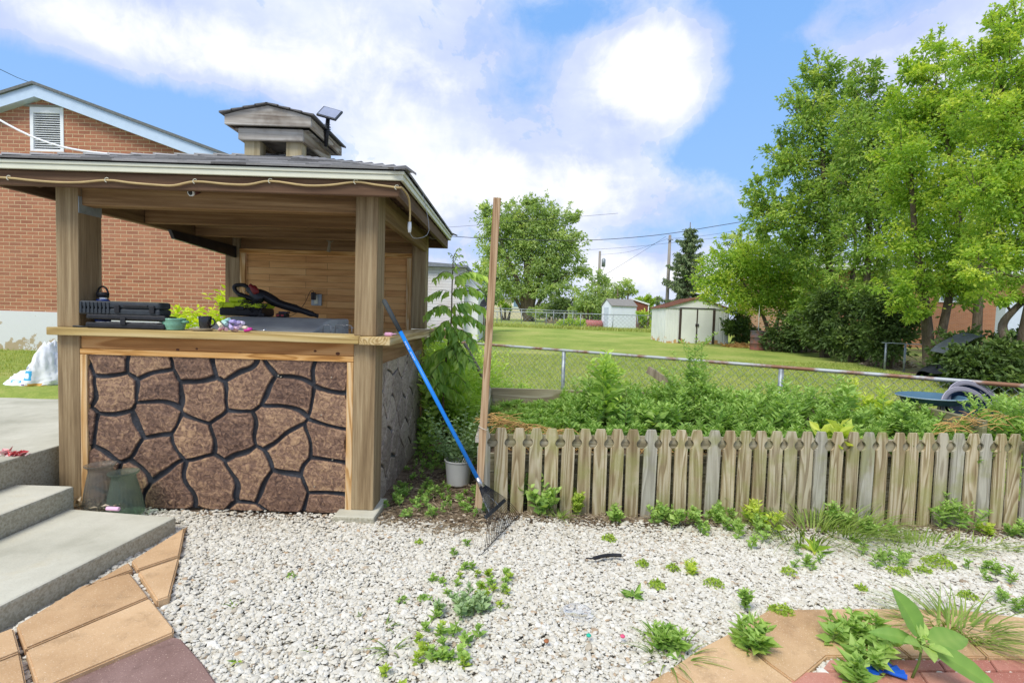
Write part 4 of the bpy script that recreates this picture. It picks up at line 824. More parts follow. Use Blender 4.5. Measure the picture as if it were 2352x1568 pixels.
# grey wooden pole leaning in the greenery, broken board, ring of blue tubs
a,b=UY(1068,790,5.9),UY(1152,945,4.9); b.z=min(b.z,.6); MB().tube([a,a.lerp(b,.5),b],[.020,.022,.021],8).build('wooden_pole',STICK,label='grey weathered pole slanting across the bed corner behind the stud',category='wooden pole')
a,b=UY(1488,848,4.93),UY(1552,890,4.7); 
for k in range(2): MB().beam(a+Vector((.05*k,-.03*k,-.03*k)),b+Vector((.05*k,-.03*k,-.03*k)),.07-.02*k,.02,up=(0,1,.3)).build('broken_board',STICK,bevel=.002,label=('short grey broken board sticking up from the weeds','second grey broken board lying just below the first')[k],category='board',group='broken boards in the bed')
TEAL=plain('teal_blue_plastic',(.07,.15,.22),.4,var=.1); NAVY=plain('navy_plastic_tub',(.012,.03,.075),.35,var=.2); GRYR=plain('grey_lilac_rim',(.20,.195,.23),.45,var=.15)
x,y,z=UY(2137,918,4.74).x,4.74,.715
tb=thing('blue_tub','flat round teal blue plastic tub resting on the bed corner','plastic tub',(x,y,z),'round plastic tubs')
Mx=Matrix.Translation((x,y,z))@Matrix.Rotation(R(-1.5),4,'Y')
MB().lathe([(0,0),(.215,0),(.235,.05),(.262,.052),(.268,.062),(.262,.068),(.24,.064),(.222,.012),(0,.010)],(0,0,0),48).xf(Mx).build('shell',TEAL,tb)
MB().lathe([(.2685,.058),(.2715,.062),(.2685,.066)],(0,0,0),48).xf(Mx).build('rim_line',plain('pale_blue_rim',(.35,.45,.52),.4),tb)
for k,(px,py,Y,lab) in enumerate(((2230,958,4.60,'navy round tub tipped on its side, the front one of the nested pair'),(2242,942,4.70,'navy round tub tipped on its side, behind the front one'))):
    c=UY(px,py,Y); tb=thing('navy_tub',lab,'plastic tub',tuple(c),'round plastic tubs')
    Mx=Matrix.Translation(c)@Matrix.Rotation(R(12),4,'Y')@Matrix.Rotation(R(62),4,'X')
    MB().lathe([(0,-.12),(.215,-.12),(.235,-.02),(.245,-.005),(.245,.0)],(0,0,0),48).xf(Mx).build('shell',NAVY,tb)
    MB().lathe([(.245,-.004),(.285,-.004),(.291,.004),(.285,.010),(.248,.010),(.245,.004)],(0,0,0),48).xf(Mx).build('rim',GRYR,tb)
    MB().tube([Mx@Vector((.287*math.cos(a),.287*math.sin(a),.011)) for a in np.linspace(0,6.2832,49)],.003,5,cap=False).build('rim_bead',plain('pale_rim_bead_%d'%k,(.5,.48,.55),.4),tb)
# red stepping stone, black irrigation strip, hair tie, lid, blue lump
p=UZ(1000,1017,.01); MB().lathe([(0,.0),(.15,0),(.16,.01),(.155,.028),(0,.03)],(0,0,0),20,rib=5,ra=.03).xf(Matrix.Translation(p)@Matrix.Rotation(R(4),4,'X')).build('stepping_stone',plain('faded_red_stone',(.40,.17,.14),.85,var=.3),label='faded red round stepping stone beside the bar side panel',category='stepping stone')
P=[UZ(x,y,.022) for x,y in ((1345,1281),(1365,1281),(1385,1276),(1410,1274),(1428,1275))]; MB().tube(smooth_pts(P),[.004]*4+[.011]*12+[.008],8).build('rubber_strip',BLACKP,label='black strip of rubber lying on the gravel in front of the fence',category='rubber strip')
p=UZ(2278,1338,-.09); MB().tube([p+Vector((.03*math.cos(a),.022*math.sin(a),.02)) for a in np.linspace(0,6.2832,24)],.0025,5,cap=False).build('hair_tie',BLACKP,label='black hair tie lying on the gravel at the right',category='hair tie')
m_,t=newmat('clear_lid_plastic'); g_=t.n('ShaderNodeBsdfGlossy',i={0:(1,1,1,1),1:.12}); tr=t.n('ShaderNodeBsdfTransparent'); mx=t.n('ShaderNodeMixShader',i={0:t.n('ShaderNodeLayerWeight',i={0:.25}).outputs['Facing'],1:tr.outputs[0],2:g_.outputs[0]}); t.L.new(mx.outputs[0],t.n('ShaderNodeOutputMaterial').inputs[0])
p=UZ(1325,1410,.02); MB().lathe([(0,.012),(.045,.012),(.055,.020),(.060,.018),(.066,.006),(.070,.010),(.066,.014)],(0,0,0),40).xf(Matrix.Translation(p)@Matrix.Rotation(R(3),4,'X')@Matrix.Scale(1.15,4,(1,0,0))).build('clear_lid',m_,label='clear round plastic lid lying on the white gravel',category='dish')  # clear plastic lid left on the gravel
BLT=plain('royal_blue_plastic',(.01,.09,.50),.4,var=.2)
p=UZ(2028,1552,-.035); bw=MB()
for s in (-1,1):
    for i in range(7):
        a=(-.5+i/6)*1.3; q=Vector((s*math.cos(a),math.sin(a)*.8,.12*(i%2))); q2=Vector((s*math.cos(a+.22),math.sin(a+.22)*.8,.12*((i+1)%2)))
        bw.add([p+Vector((0,0,.022)),p+q*.085+Vector((0,0,.02)),p+q2*.085+Vector((0,0,.02)),p+q*.085+Vector((0,0,.016)),p+q2*.085+Vector((0,0,.016)),p+Vector((0,0,.017))],[(0,1,2),(5,4,3),(1,3,4,2),(0,5,3,1),(0,2,4,5)])
bw.build('blue_bow',BLT,label='royal blue pleated plastic bow lying under the big leaved weed',category='bow')
for i,(px,py,c,nm) in enumerate(((1255,1473,(.35,.13,.05),'rusty brown pebble like bottle cap on the gravel'),(1352,1460,(.02,.45,.30),'tiny green balloon scrap on the gravel'),(1430,1402+60,(.7,.1,.2),'tiny red balloon scrap on gravel near the buff path'),(1948,1553,(.6,.06,.15),'tiny crimson scrap on the gravel')) [:3]):
    p=UZ(px,py,.024); MB().lathe([(0,0),(.010,.0),(.012,.005),(.007,.010),(0,.011)],p,7).build('litter_scrap',plain('scrap_%d'%i,c,.6),label=nm,category='litter',group='tiny coloured scraps on the gravel')
# ================================================================ brick house on the left
hY=9.3; apx,apz=UY(97,200,hY).x,UY(97,200,hY).z; hw=4.85; ez=apz-.335*hw
hs=thing('brick_house','red brick house gable with white foundation and louvred attic vent behind the bar','house',(apx,hY,.45))
zf=1.22; vx0,vx1=UY(70,300,hY).x,UY(147,300,hY).x; vz0,vz1=UY(108,349,hY).z,UY(108,247,hY).z
w_=MB(); sl=.335
def wallpiece(x0,x1,z0,z1=None):   # z1 None: up to the roof line
    zt_=lambda x: apz-.19-sl*abs(x-apx)
    pts_=[(x0,hY,z0),(x1,hY,z0)]
    if z1 is None:
        pts_.append((x1,hY,zt_(x1)))
        if x0<apx<x1: pts_.append((apx,hY,zt_(apx)))
        pts_.append((x0,hY,zt_(x0)))
    else: pts_+=[(x1,hY,z1),(x0,hY,z1)]
    w_.add(pts_,[tuple(range(len(pts_)))])
wallpiece(apx-hw+.35,vx0,zf); wallpiece(vx1,apx+hw-.35,zf); wallpiece(vx0,vx1,zf,vz0); wallpiece(vx0,vx1,vz1)
w_.add([(vx0,hY,vz0),(vx0,hY+.1,vz0),(vx0,hY+.1,vz1),(vx0,hY,vz1)],[(0,1,2,3)]); w_.add([(vx0,hY,vz0),(vx1,hY,vz0),(vx1,hY+.1,vz0),(vx0,hY+.1,vz0)],[(0,1,2,3)]); w_.add([(vx0,hY,vz1),(vx0,hY+.1,vz1),(vx1,hY+.1,vz1),(vx1,hY,vz1)],[(0,1,2,3)])
w_.add([(apx+hw-.35,hY,zf),(apx+hw-.35,hY+9,zf),(apx+hw-.35,hY+9,ez),(apx+hw-.35,hY,ez)],[(0,1,2,3)])
w_.build('wall',BRICK,hs)
PEEL=plain('peeling_white_foundation_paint',(.66,.68,.68),.8,var=.1,scale=1.6,c2=(.56,.58,.57),bs=.4); 
mp,t=newmat('peeling_foundation'); v=t.n('ShaderNodeTexCoord').outputs['Object']; s=t.n('ShaderNodeSeparateXYZ',i={0:v}); nn=t.noise(v,4.5,8,.65); c=t.mix(t.mr(t.math('ADD',nn,t.mr(s.outputs[2],.42,.05,0,.22,'LINEAR')),.62,.66),(.64,.66,.66),(.42,.34,.22)); finish(t,c,.8,0,nn,.4,.01,.2)
MB().box(apx-hw+.33,apx+hw-.33,hY-.03,hY+9,.2,zf).build('foundation',mp,hs)
vn=MB().box(vx0+.01,vx1-.01,hY+.07,hY+.09,vz0+.01,vz1-.01).build('attic_vent',DGREYP,hs)
fw=.06
for bx in ((vx0,vx0+fw,hY-.012,hY+.066,vz0,vz1),(vx1-fw,vx1,hY-.012,hY+.066,vz0,vz1),(vx0+fw,vx1-fw,hY-.012,hY+.066,vz0,vz0+.035),(vx0+fw,vx1-fw,hY-.012,hY+.066,vz1-.10,vz1)): MB().box(*bx).build('vent_frame',WHITE,vn,bevel=.003)
for i in range(16):
    z=vz0+.05+i*(vz1-vz0-.16)/15.5; MB().beam((vx0+fw,hY+.02,z),(vx1-fw,hY+.02,z),.050,.008,up=(0,-.55,.8)).build('louvre',WHITE,vn)
MB().box(vx0-.09,vx1+.02,hY-.02,hY+.0,vz1,vz1+.035).build('vent_lintel',plain('stone_lintel',(.3,.29,.25),.8),hs)
MB().box(vx0-.08,vx1+.03,hY-.03,hY-.002,vz0-.07,vz0-.001).build('vent_sill',BRICK,hs)
FAS=plain('pale_aluminium_trim',(.50,.62,.74),.4,.15,var=.05); SHG=plain('grey_roof_shingle',(.16,.17,.165),.9,var=.3,scale=30)
for s in (-1,1):
    e=apx+s*(hw+.1); P=lambda x,dz: (x,0,apz-sl*abs(x-apx)+dz)
    poly=[Vector((apx,hY-.16,apz-.03)),Vector((e,hY-.16,apz-.03-sl*(hw+.1))),Vector((e,hY-.16,apz-.23-sl*(hw+.1))),Vector((apx,hY-.16,apz-.23))]
    MB().prism(poly,(0,.03,0)).build('rake_board',FAS,hs)
    MB().prism([p+Vector((0,.031,-.012 if 0 else 0)) for p in (Vector((apx,hY-.16,apz-.20)),Vector((e,hY-.16,apz-.20-sl*(hw+.1))),Vector((e,hY-.16,apz-.225-sl*(hw+.1))),Vector((apx,hY-.16,apz-.225)))],(0,.15,0)).build('soffit',FAS,hs)
    MB().prism([Vector((apx,hY-.20,apz-.028)),Vector((e+s*.04,hY-.20,apz-.028-sl*(hw+.14))),Vector((e+s*.04,hY-.20,apz+.02-sl*(hw+.14))),Vector((apx,hY-.20,apz+.02))],(0,9.4,0)).build('roof',SHG,hs)
# cable from upper left into the bar roof, thin black wire above
a,b=UY(-60,240,4.4),UY(266,355,4.35); MB().tube([a.lerp(b,q)+Vector((0,0,-.10*math.sin(math.pi*q))) for q in np.linspace(0,1,14)],.0085,8).build('white_cable',WHITE,label='white cable sagging from the upper left down to the bar roof',category='cable')
a,b=UY(-20,150,14),UY(90,198,16); MB().tube([a,a.lerp(b,.5)+Vector((0,0,-.03)),b],.008,5).build('service_wire',BLACKP,label='thin black wire ending at the brick house roof peak',category='wire')
# ================================================================ chain link fences
def chain_fence(name,label,A,Bp,h,group=None,cell=.072,wire=.0014,posts=None,rail=.021,mesh=True,mats=None,zt=None,sag=0):
    A,Bp=Vector(A),Vector(Bp); L=(Bp-A).length; d=(Bp-A)/L
    f=thing(name,label,'chain link fence',tuple(A),group); rm,pm=mats or (RUSTG,GALV)
    top=lambda s: A.z+(Bp.z-A.z)*s/L
    n_=max(2,int(L/2)); MB().tube([A+d*(L*i/n_)+Vector((0,0,-sag*math.sin(math.pi*(i%2)))) for i in range(n_+1)],rail,10).build('top_rail',rm,f)
    for i,s in enumerate(posts if posts is not None else np.arange(0,L+.1,2.44)):
        p=A+d*s; g0=tz(p.x,p.y); P=Vector((p.x,p.y,0))+Vector((-d.y,d.x,0))*-.0
        pb=MB().tube([(P.x,P.y,g0-.1),(P.x,P.y,top(s)-.02)],.028,12).build('post',pm,f)
        if wire<.0025: 
            MB().lathe([(.030,-.03),(.034,-.025),(.034,.03),(.012,.045),(.012,.06),(.008,.085),(0,.09)],(P.x,P.y,top(s)+.0),12).build('post_cap',pm,pb); MB().lathe([(.030,0),(.031,.01),(.030,.02)],(P.x,P.y,top(s)-.2),12).build('band',pm,pb)
    if mesh:
        V=[];F=[]; m=MB(); zb=lambda s: tz(*(A+d*s).xy)+.03
        hh=h; c=cell; n=int((L+hh)/c)+2; wr=wire
        pts_=[]; w3=3
        for sg in (1,-1):
            for i in range(n+int(hh/c)):
                s0=(i*c)-hh if sg>0 else i*c
                # wire runs diagonally bottom->top
                aS,bS=s0,s0+sg*hh; 
                lo,hi=0,1
                if sg>0: lo=max(0,-aS/hh); hi=min(1,(L-aS)/hh)
                else: lo=max(0,(aS-L)/hh); hi=min(1,aS/hh)
                if hi-lo<.02: continue
                k=max(2,int(6*(hi-lo)))
                P=[]
                for j in range(k+1):
                    q=lo+(hi-lo)*j/k; s=aS+sg*hh*q; s=min(max(s,0),L); z=zb(s)+(top(s)-rail-zb(s))*q; pp=A+d*s; P.append(Vector((pp.x-d.y*.003*sg,pp.y+d.x*.003*sg,z)))
                m.tube(P,wr,3,cap=False)
        m.build('mesh',pm,f)
    return f
MESHM=plain('mesh_wire',(.26,.29,.27),.5,.4,var=.2)
A=Vector((-3.2,10.35,.94)); Bf=Vector((6.2,3.55,.90))
dA=(Bf-A).normalized(); q0=lambda x,y:(Vector((x,y,0))-Vector((A.x,A.y,0))).dot(dA)
cf_=chain_fence('chain_link_fence','near chain link fence with partly rusty top rail crossing behind the raised bed',A,Bf,.92,posts=[0,q0(-1.65,9.2)+0,q0(.785,7.47),q0(3.08,5.8),q0(4.85,4.5)],cell=.092,wire=.0026)
chain_fence('far_chain_link_fence','far chain link fence running along the back of the neighbour lawn',(-4,39.0,1.72),(10.6,36.2,1.72),1.1,cell=.30,wire=.006,posts=[0,3.0,6.7,8.0,9.2,11.5,13.2,14.8],rail=.03,mats=(GALV,GALV))
chain_fence('pen_chain_link_fence','second far chain link fence standing just beyond the first',(-6,44.0,2.05),(5.5,43.0,1.95),1.1,cell=.4,wire=.006,posts=[0,3.0,5.2,6.9,8.1,9.6,11.2],rail=.03,mats=(GALV,GALV))
chain_fence('side_chain_link_fence','chain link fence under the trees at the right of the lawn',(10.85,14.97,.95),(20,9.2,.9),1.1,cell=.16,mesh=False,wire=.003,posts=[.1,.55,3.5,6.5],rail=.014,mats=(GALV,GALV))
# ================================================================ sheds and houses
def ribbed(x0,x1,y,z0,z1,n,dep=.02,axis=0):
    m=MB(); 
    for i in range(n):
        a=x0+(x1-x0)*i/n; b=x0+(x1-x0)*(i+.72)/n
        if axis==0: m.box(a,b,y-dep,y-.001,z0,z1)
        else: m.box(y-dep,y-.001,a,b,z0,z1)
    return m
def m_metal(name,c,rust,zr):
    m,t=newmat(name); v=t.n('ShaderNodeTexCoord').outputs['Object']; s=t.n('ShaderNodeSeparateXYZ',i={0:v}); n=t.noise(v,3.5,6,.6)
    k=t.mr(t.math('ADD',n,t.mr(s.outputs[2],0.,zr,.22,-.1,'LINEAR')),.62,.70); c_=t.mix(t.mr(t.noise(v,.8,4),.3,.7),c,tuple(x*.86 for x in c)); finish(t,t.mix(k,c_,rust),.45,.1,n,.1,.01,.35); return m
SHW=m_metal('rusty_white_shed_metal',(.80,.82,.80),(.60,.36,.16),.5); MAR=plain('maroon_roof_metal',(.26,.12,.085),.6,var=.35,scale=1.5,c2=(.17,.085,.06)); BRN=plain('dark_brown_metal_trim',(.07,.05,.045),.5)
sY=25.0; p0,p1=UY(1527,783,sY),UY(1672,788,sY); sx0,sx1=p0.x,p1.x; sz=.31; he_=UY(1527,706,sY).z; pk_=UY(1604,685,sY).z; mx_=(sx0+sx1)/2; sD=2.5
sh=thing('garden_shed','white ribbed metal shed with maroon roof and dark framed double doors on the lawn','shed',(mx_,sY,sz))
MB().prism([(sx0,sY,sz),(sx1,sY,sz),(sx1,sY,he_),(mx_,sY,pk_-.02),(sx0,sY,he_)],(0,sD,0)).build('wall',SHW,sh)
dx0,dx1=UY(1560,750,sY).x,UY(1640,750,sY).x; dz=UY(1603,710,sY).z
ribbed(sx0,dx0-.04,sY,sz,he_-.03,5,.02).build('front_ribs',SHW,sh); ribbed(dx1+.04,sx1,sY,sz,he_-.03,3,.02).build('front_ribs',SHW,sh)
m=MB(); 
for i in range(10): a=sY+sD*i/10; m.box(sx0-.02,sx0-.001,a,a+sD*.07,sz,he_-.03)
m.build('side_ribs',SHW,sh)
md=(dx0+dx1)/2
for a,b in ((dx0+.09,md-.03),(md+.03,dx1-.09)): dd=MB().box(a,b,sY-.03,sY-.001,sz+.03,dz).build('door',SHW,sh,bevel=.006)
for a,b in ((dx0-.02,dx0+.088),(md-.028,md+.028),(dx1-.088,dx1+.02)): MB().box(a,b,sY-.045,sY-.001,sz+.02,dz+.01).build('door_post',BRN,sh)
MB().box(dx0-.02,dx1+.02,sY-.05,sY-.001,dz+.011,dz+.06).build('door_header',BRN,sh)
MB().box(md-.08,md-.035,sY-.07,sY-.046,sz+.85,sz+.98).build('handle',BLACKP,sh); MB().box(md+.035,md+.08,sY-.07,sY-.046,sz+.85,sz+.98).build('handle',BLACKP,sh)
for s,xx in ((-1,sx0-.08),(1,sx1+.08)):
    o=MB().prism([(mx_,sY-.08,pk_),(xx,sY-.08,he_-.02),(xx,sY-.08,he_+.02),(mx_,sY-.08,pk_+.04)],(0,sD+.16,0)).build('roof',MAR,sh)
    m=MB(); 
    for i in range(7): y=sY-.04+i*(sD+.08)/6.2; m.prism([(mx_,y,pk_+.041),(xx,y,he_+.021),(xx,y,he_+.045),(mx_,y,pk_+.065)],(0,.05,0))
    m.build('roof_seam',MAR,o)
MB().box(sx0-.03,sx1+.03,sY-.05,sY-.022,he_-.04,he_+.01).build('eave_trim',plain('shed_grey_trim',(.3,.32,.3),.5),sh)
# small white shed, turned
wx=UY(1403,750,40).x; ws=thing('white_shed','plain small white shed with grey roof beyond the far fence','shed',(wx,40,.72))
PWH=plain('pale_blue_white_siding',(.74,.79,.87),.5,var=.05,scale=1.5); L2,D2,hh=2.13,1.8,1.72
Rm=Matrix.Translation((wx,40,.72))@Matrix.Rotation(R(17),4,'Z')
Rm=Matrix.Translation((wx,40,.72))@Matrix.Rotation(R(14),4,'Z')
MB().prism([(0,0,0),(0,D2,0),(0,D2,hh),(0,D2/2,hh+.52),(0,0,hh)],(L2,0,0)).xf(Rm).build('wall',PWH,ws)
for a,b in ((0,-.08),(D2,D2+.08)): MB().prism([(-.06,D2/2,hh+.53),(-.06,b,hh-.03),(-.06,b,hh+.02),(-.06,D2/2,hh+.58)],(L2+.12,0,0)).xf(Rm).build('roof',plain('grey_felt_roof_%d'%(b>0),(.25,.24,.22),.9),ws)
m=MB(); m.box(-.02,.0,.5,1.35,.05,1.6).xf(Rm).build('door',plain('white_shed_door',(.55,.62,.72),.5),ws)
# brown shed behind with white verge
b0=UY(1465,748,44); bs_=thing('brown_shed','dark red brown shed with white roof edge half hidden behind the white shed','shed',(b0.x,44,.75)); RBR=plain('red_brown_siding',(.22,.075,.045),.7,var=.2)
MB().prism([(b0.x-1.2,44,.75),(b0.x+.82,44,.75),(b0.x+.82,44,UY(1487,697,44).z-.1),(b0.x-.7,44,UY(1440,686,44).z),(b0.x-1.2,44,2.6)],(0,2.5,0)).build('wall',RBR,bs_)
MB().beam((b0.x-.7,43.95,UY(1440,686,44).z+.02),(b0.x+.9,43.95,UY(1487,697,44).z-.08),.1,.12,up=(0,0,1)).build('roof_edge',WHITE,bs_); MB().box(b0.x+.80,b0.x+.88,43.94,43.99,.75,UY(1487,699,44).z-.14).build('corner_board',WHITE,bs_)
# red tank
p=UY(1364,745,41.5); tk=thing('red_tank','faded pinkish red oil tank lying beside the white shed','tank',(p.x,p.y,.75)); MB().tube([(p.x-.75,41.5,p.z+.02),(p.x-.68,41.5,p.z+.02),(p.x+.6,41.5,p.z+.02),(p.x+.68,41.5,p.z+.02)],[.18,.34,.34,.2],20).build('shell',plain('faded_red_paint',(.42,.15,.14),.6,var=.2),tk)
for x in (-.45,.4): MB().box(p.x+x-.05,p.x+x+.05,41.3,41.7,.6,p.z-.28).build('leg',BRN,tk)
# barrel
p=UZ(1739,803,.28); br=thing('rusty_barrel','rusty brown open topped steel barrel standing on the lawn edge','barrel',(p.x,p.y,tz(p.x,p.y)))
mb_,t=newmat('rusted_barrel_steel'); v=t.n('ShaderNodeTexCoord').outputs['Object']; n=t.noise(v,4,7,.65); s=t.n('ShaderNodeSeparateXYZ',i={0:v}); c=t.ramp(t.math('ADD',n,t.mr(s.outputs[2],0.,.8,-.12,.12,'LINEAR')),[(.35,(.22,.085,.06)),(.5,(.15,.09,.075)),(.66,(.11,.10,.115))]); finish(t,c,.8,.1,n,.4,.01,.2)
MB().lathe([(0,0),(.30,0),(.305,.02),(.295,.03),(.295,.27),(.31,.285),(.295,.30),(.295,.54),(.31,.555),(.295,.57),(.295,.80),(.307,.815),(.295,.83),(.27,.80),(.27,.1),(0,.1)],(p.x,p.y,tz(p.x,p.y)-.02),28).build('drum',mb_,br)
MB().tube([(p.x+.06,p.y+.1,.9),(p.x+.05,p.y+.1,2.2)],.015,6).build('stake',WHITE,br)
# white sided house + dish
SID=m_brick('white_vinyl_siding',(.84,.86,.88),(.82,.84,.86),(.5,.53,.58),L=30,H=.115); wY=21.
w0,w1=UY(880,600,wY).x,UY(1068,600,wY).x; zt0=UY(1066,614,wY).z
wh=thing('white_house','white vinyl sided house seen behind the sapling','house',(w0,wY,.3))
MB().box(w0-3,w1,wY,wY+7,.2,zt0).build('wall',SID,wh); MB().prism([(w0-3,wY-.25,zt0-.02),(w1+.12,wY-.25,zt0-.02),(w1+.12,wY-.25,zt0+.07),(w0-3,wY-.25,zt0+.42)],(0,7.5,0)).build('roof',plain('dark_grey_roof_edge',(.22,.24,.27),.6),wh)
g0=w1+.001; g1=UY(1104,660,wY).x; MB().prism([(g0,wY+.3,.3),(g1-.1,wY+.3,.3),(g1-.1,wY+.3,UY(1104,662,wY).z-.05),(g0,wY+.3,UY(1068,632,wY).z)],(0,4,0)).build('porch_wall',WHITE,wh)
MB().beam((g0-.05,wY+.25,UY(1066,630,wY).z+.05),(g1+.05,wY+.25,UY(1104,660,wY).z+.02),.12,.08).build('porch_roof_edge',plain('porch_roof',(.45,.47,.5),.6),wh); MB().beam((g0,wY+.2,UY(1068,668,wY).z),(g1,wY+.2,UY(1104,664,wY).z),.06,.05).build('gutter',DGREYP,wh)
# window with brown curtain/porch below
p=UY(1040,745,wY-.4); MB().box(p.x-.9,p.x+.4,wY-.5,wY-.1,.35,.8).build('planter_box',plain('faded_terracotta',(.45,.27,.18),.8),label='faded terracotta coloured porch bench before the white house',category='bench')
p=UY(1117,702,19); ds=thing('satellite_dish','dark grey satellite dish on a short mast near the white house','satellite dish',(p.x,19,.3)); Mx=Matrix.Translation(p)@Matrix.Rotation(R(-35),4,'Z')@Matrix.Rotation(R(78),4,'X')
MB().lathe([(0,-.05),(.12,-.035),(.24,.0),(.29,.03),(.285,.035),(.23,.01),(0,-.04)],(0,0,0),30).xf(Mx).build('dish',DGREYP,ds); MB().tube([p,(p.x-.05,19.1,p.z-.3),(p.x-.05,19.1,.3)],.025,8).build('mast',GALV,ds); MB().tube([p,Mx@Vector((0,-.1,.35))],.012,6).build('feed_arm',DGREYP,ds)
# cream house far away
cY=78.; a,b=UY(1120,700,cY),UY(1206,700,cY); ch=thing('cream_house','distant cream yellow house with grey roof beside the big tree','house',(a.x,cY,1))
MB().box(a.x-2,b.x,cY,cY+8,.9,UY(1170,686,cY).z).build('wall',plain('cream_siding',(.66,.60,.42),.7),ch); MB().prism([(a.x-2.3,cY-.4,UY(1170,686,cY).z),(b.x+.3,cY-.4,UY(1170,686,cY).z),(b.x-.4,cY+4,UY(1170,674,cY).z+.6),(a.x-2.3,cY+4,UY(1170,674,cY).z+.6)],(0,.3,.1)).build('roof',plain('far_grey_shingle',(.27,.28,.31),.9),ch)
p=UY(1188,700,cY); wn=MB().box(p.x-.75,p.x+.75,cY-.1,cY-.001,p.z-.5,p.z+1.).build('window',WHITE,ch); MB().box(p.x-.55,p.x+.55,cY-.14,cY-.101,p.z-.3,p.z+.8).build('pane',plain('window_glass',(.2,.3,.42),.15,spec=.6),wn)
# grey-roofed far houses right of tree to close the view
for i,(xa,xb,yt,Y,c) in enumerate(((1225,1345,694,95,(.42,.44,.46)),)):
    a,b=UY(xa,700,Y),UY(xb,700,Y); fh=thing('far_house','long low grey roofed house just visible through the shrubs','house',(a.x,Y,1)); MB().box(a.x,b.x,Y,Y+7,.9,UY(xa,yt,Y).z-.5).build('wall',plain('far_wall',(.5,.42,.36),.8),fh); MB().prism([(a.x-.3,Y-.4,UY(xa,yt,Y).z-.6),(b.x+.3,Y-.4,UY(xa,yt,Y).z-.6),(b.x,Y+3,UY(xa,yt,Y).z+.9),(a.x,Y+3,UY(xa,yt,Y).z+.9)],(0,.2,.1)).build('roof',plain('far_roof',c,.9),fh)
# orange brick house behind the trees on the right
rY=27.; a,b=UY(1850,700,rY),UY(2560,700,rY); oh=thing('orange_brick_house','orange brick house with grey roof hidden behind the tree row','house',(a.x,rY,.4)); zt1=UY(2050,622,rY).z
MB().box(a.x,b.x,rY,rY+8,.2,zt1).build('wall',BRICKF,oh); MB().prism([(a.x-.5,rY-.5,zt1),(b.x+.5,rY-.5,zt1),(b.x-1,rY+4,zt1+1.4),(a.x+1,rY+4,zt1+1.4)],(0,.2,.1)).build('roof',plain('pale_grey_shingle',(.33,.35,.38),.9),oh); MB().box(a.x-.5,b.x+.5,rY-.55,rY-.501,zt1-.05,zt1+.15).build('gutter',WHITE,oh)
for px in (2055,2180): p=UY(px,668,rY); wn=MB().box(p.x-.55,p.x+.55,rY-.06,rY-.001,p.z-.6,p.z+.6).build('window',WHITE,oh); MB().box(p.x-.46,p.x+.46,rY-.08,rY-.061,p.z-.5,p.z+.5).build('pane',plain('house_pane_%d'%px,(.18,.25,.27),.15,spec=.6),wn)
p=UY(2352,740,20.); MB().box(p.x-.75,p.x+1.6,20,20.4,.4,UY(2352,690,20).z).build('white_garage',plain('white_garage_siding',(.62,.70,.78),.5,var=.05),label='white sided garage wall seen between trunks at the right edge',category='garage')
# tarp covered heap at the right
def heap():
    c=UZ(2235,880,.1); Y=11.6; X0,X1=UY(2235,800,Y).x,UY(2400,800,Y).x
    U,Vv=np.meshgrid(np.linspace(0,1,50),np.linspace(0,1,24)); x=X0+(X1-X0)*U; h=.62*np.sin(np.pi*np.clip(U*.93+.05,0,1))**.6; a=Vv*math.pi; y=Y+.9-.9*np.cos(a)*(.8+.2*np.sin(U*9)); z=.12+np.sin(a)*h*1.18+.04*np.sin(U*31+Vv*9)*np.sin(a)+.03*np.sin(U*13-Vv*14)*np.sin(a)
    ny,nx=U.shape; i=(np.arange(ny-1)[:,None]*nx+np.arange(nx-1)).ravel(); npmesh('covered_pile',np.stack([x,y,z],-1).reshape(-1,3),np.stack([i,i+1,i+nx+1,i+nx],1),plain('black_tarp',(.018,.019,.022),.5,var=.4,scale=4,bs=.5,spec=.4),smooth=True,label='pile under a black tarp between the two right hand trees',category='covered pile')
    P=[UY(x,y,11.9) for x,y in ((2178,812),(2190,800),(2203,792),(2218,784),(2236,774),(2258,768))]
    V=[];F=[]
    for k,p in enumerate(P): V+= [tuple(p+Vector((0,-.05,-.02))),tuple(p+Vector((.02,.55,.03)))]
    for k in range(len(P)-1): F.append((2*k,2*k+2,2*k+3,2*k+1))
    o=npmesh('curled_sheet',V,F,plain('grey_metal_sheet',(.10,.115,.125),.5,.2,var=.3,scale=4),label='thin grey sheet with a curled edge lying on top of the black pile',category='sheet'); md_=o.modifiers.new('t','SOLIDIFY'); md_.thickness=.012
heap()
# dead brown mounds and litter at the lawn edge
def mound(px,py,z,rx,ry,h,n,label,mat=DIRTL,cat='mound'):
    c=UZ(px,py,z); L_=Leaves(); a=rng.uniform(0,6.28,n); r=np.sqrt(rng.random(n)); P=np.stack([c.x+rx*r*np.cos(a),c.y+ry*r*np.sin(a),np.zeros(n)],1); P[:,2]=terrain(P[:,0],P[:,1])+h*(1-r**2)*rng.random(n)
    L_.add(P,rng.normal(size=(n,3))*[1,1,.35],rng.uniform(.10,.28,n),.15); L_.build('debris_mound',mat,label=label,category=cat,kind='stuff')
mound(1700,797,.3,.75,.5,.16,900,'low mound of reddish dead cuttings right of the shed',STRAW); mound(1830,806,.28,.8,.6,.35,1000,'pile of pale brown cuttings right of the barrel'); mound(1272,746,.68,.9,1.,.45,500,'pile of dead wood behind the far fence'); mound(2040,838,.2,.7,.5,.2,700,'brown leaf litter under the right hand trees')
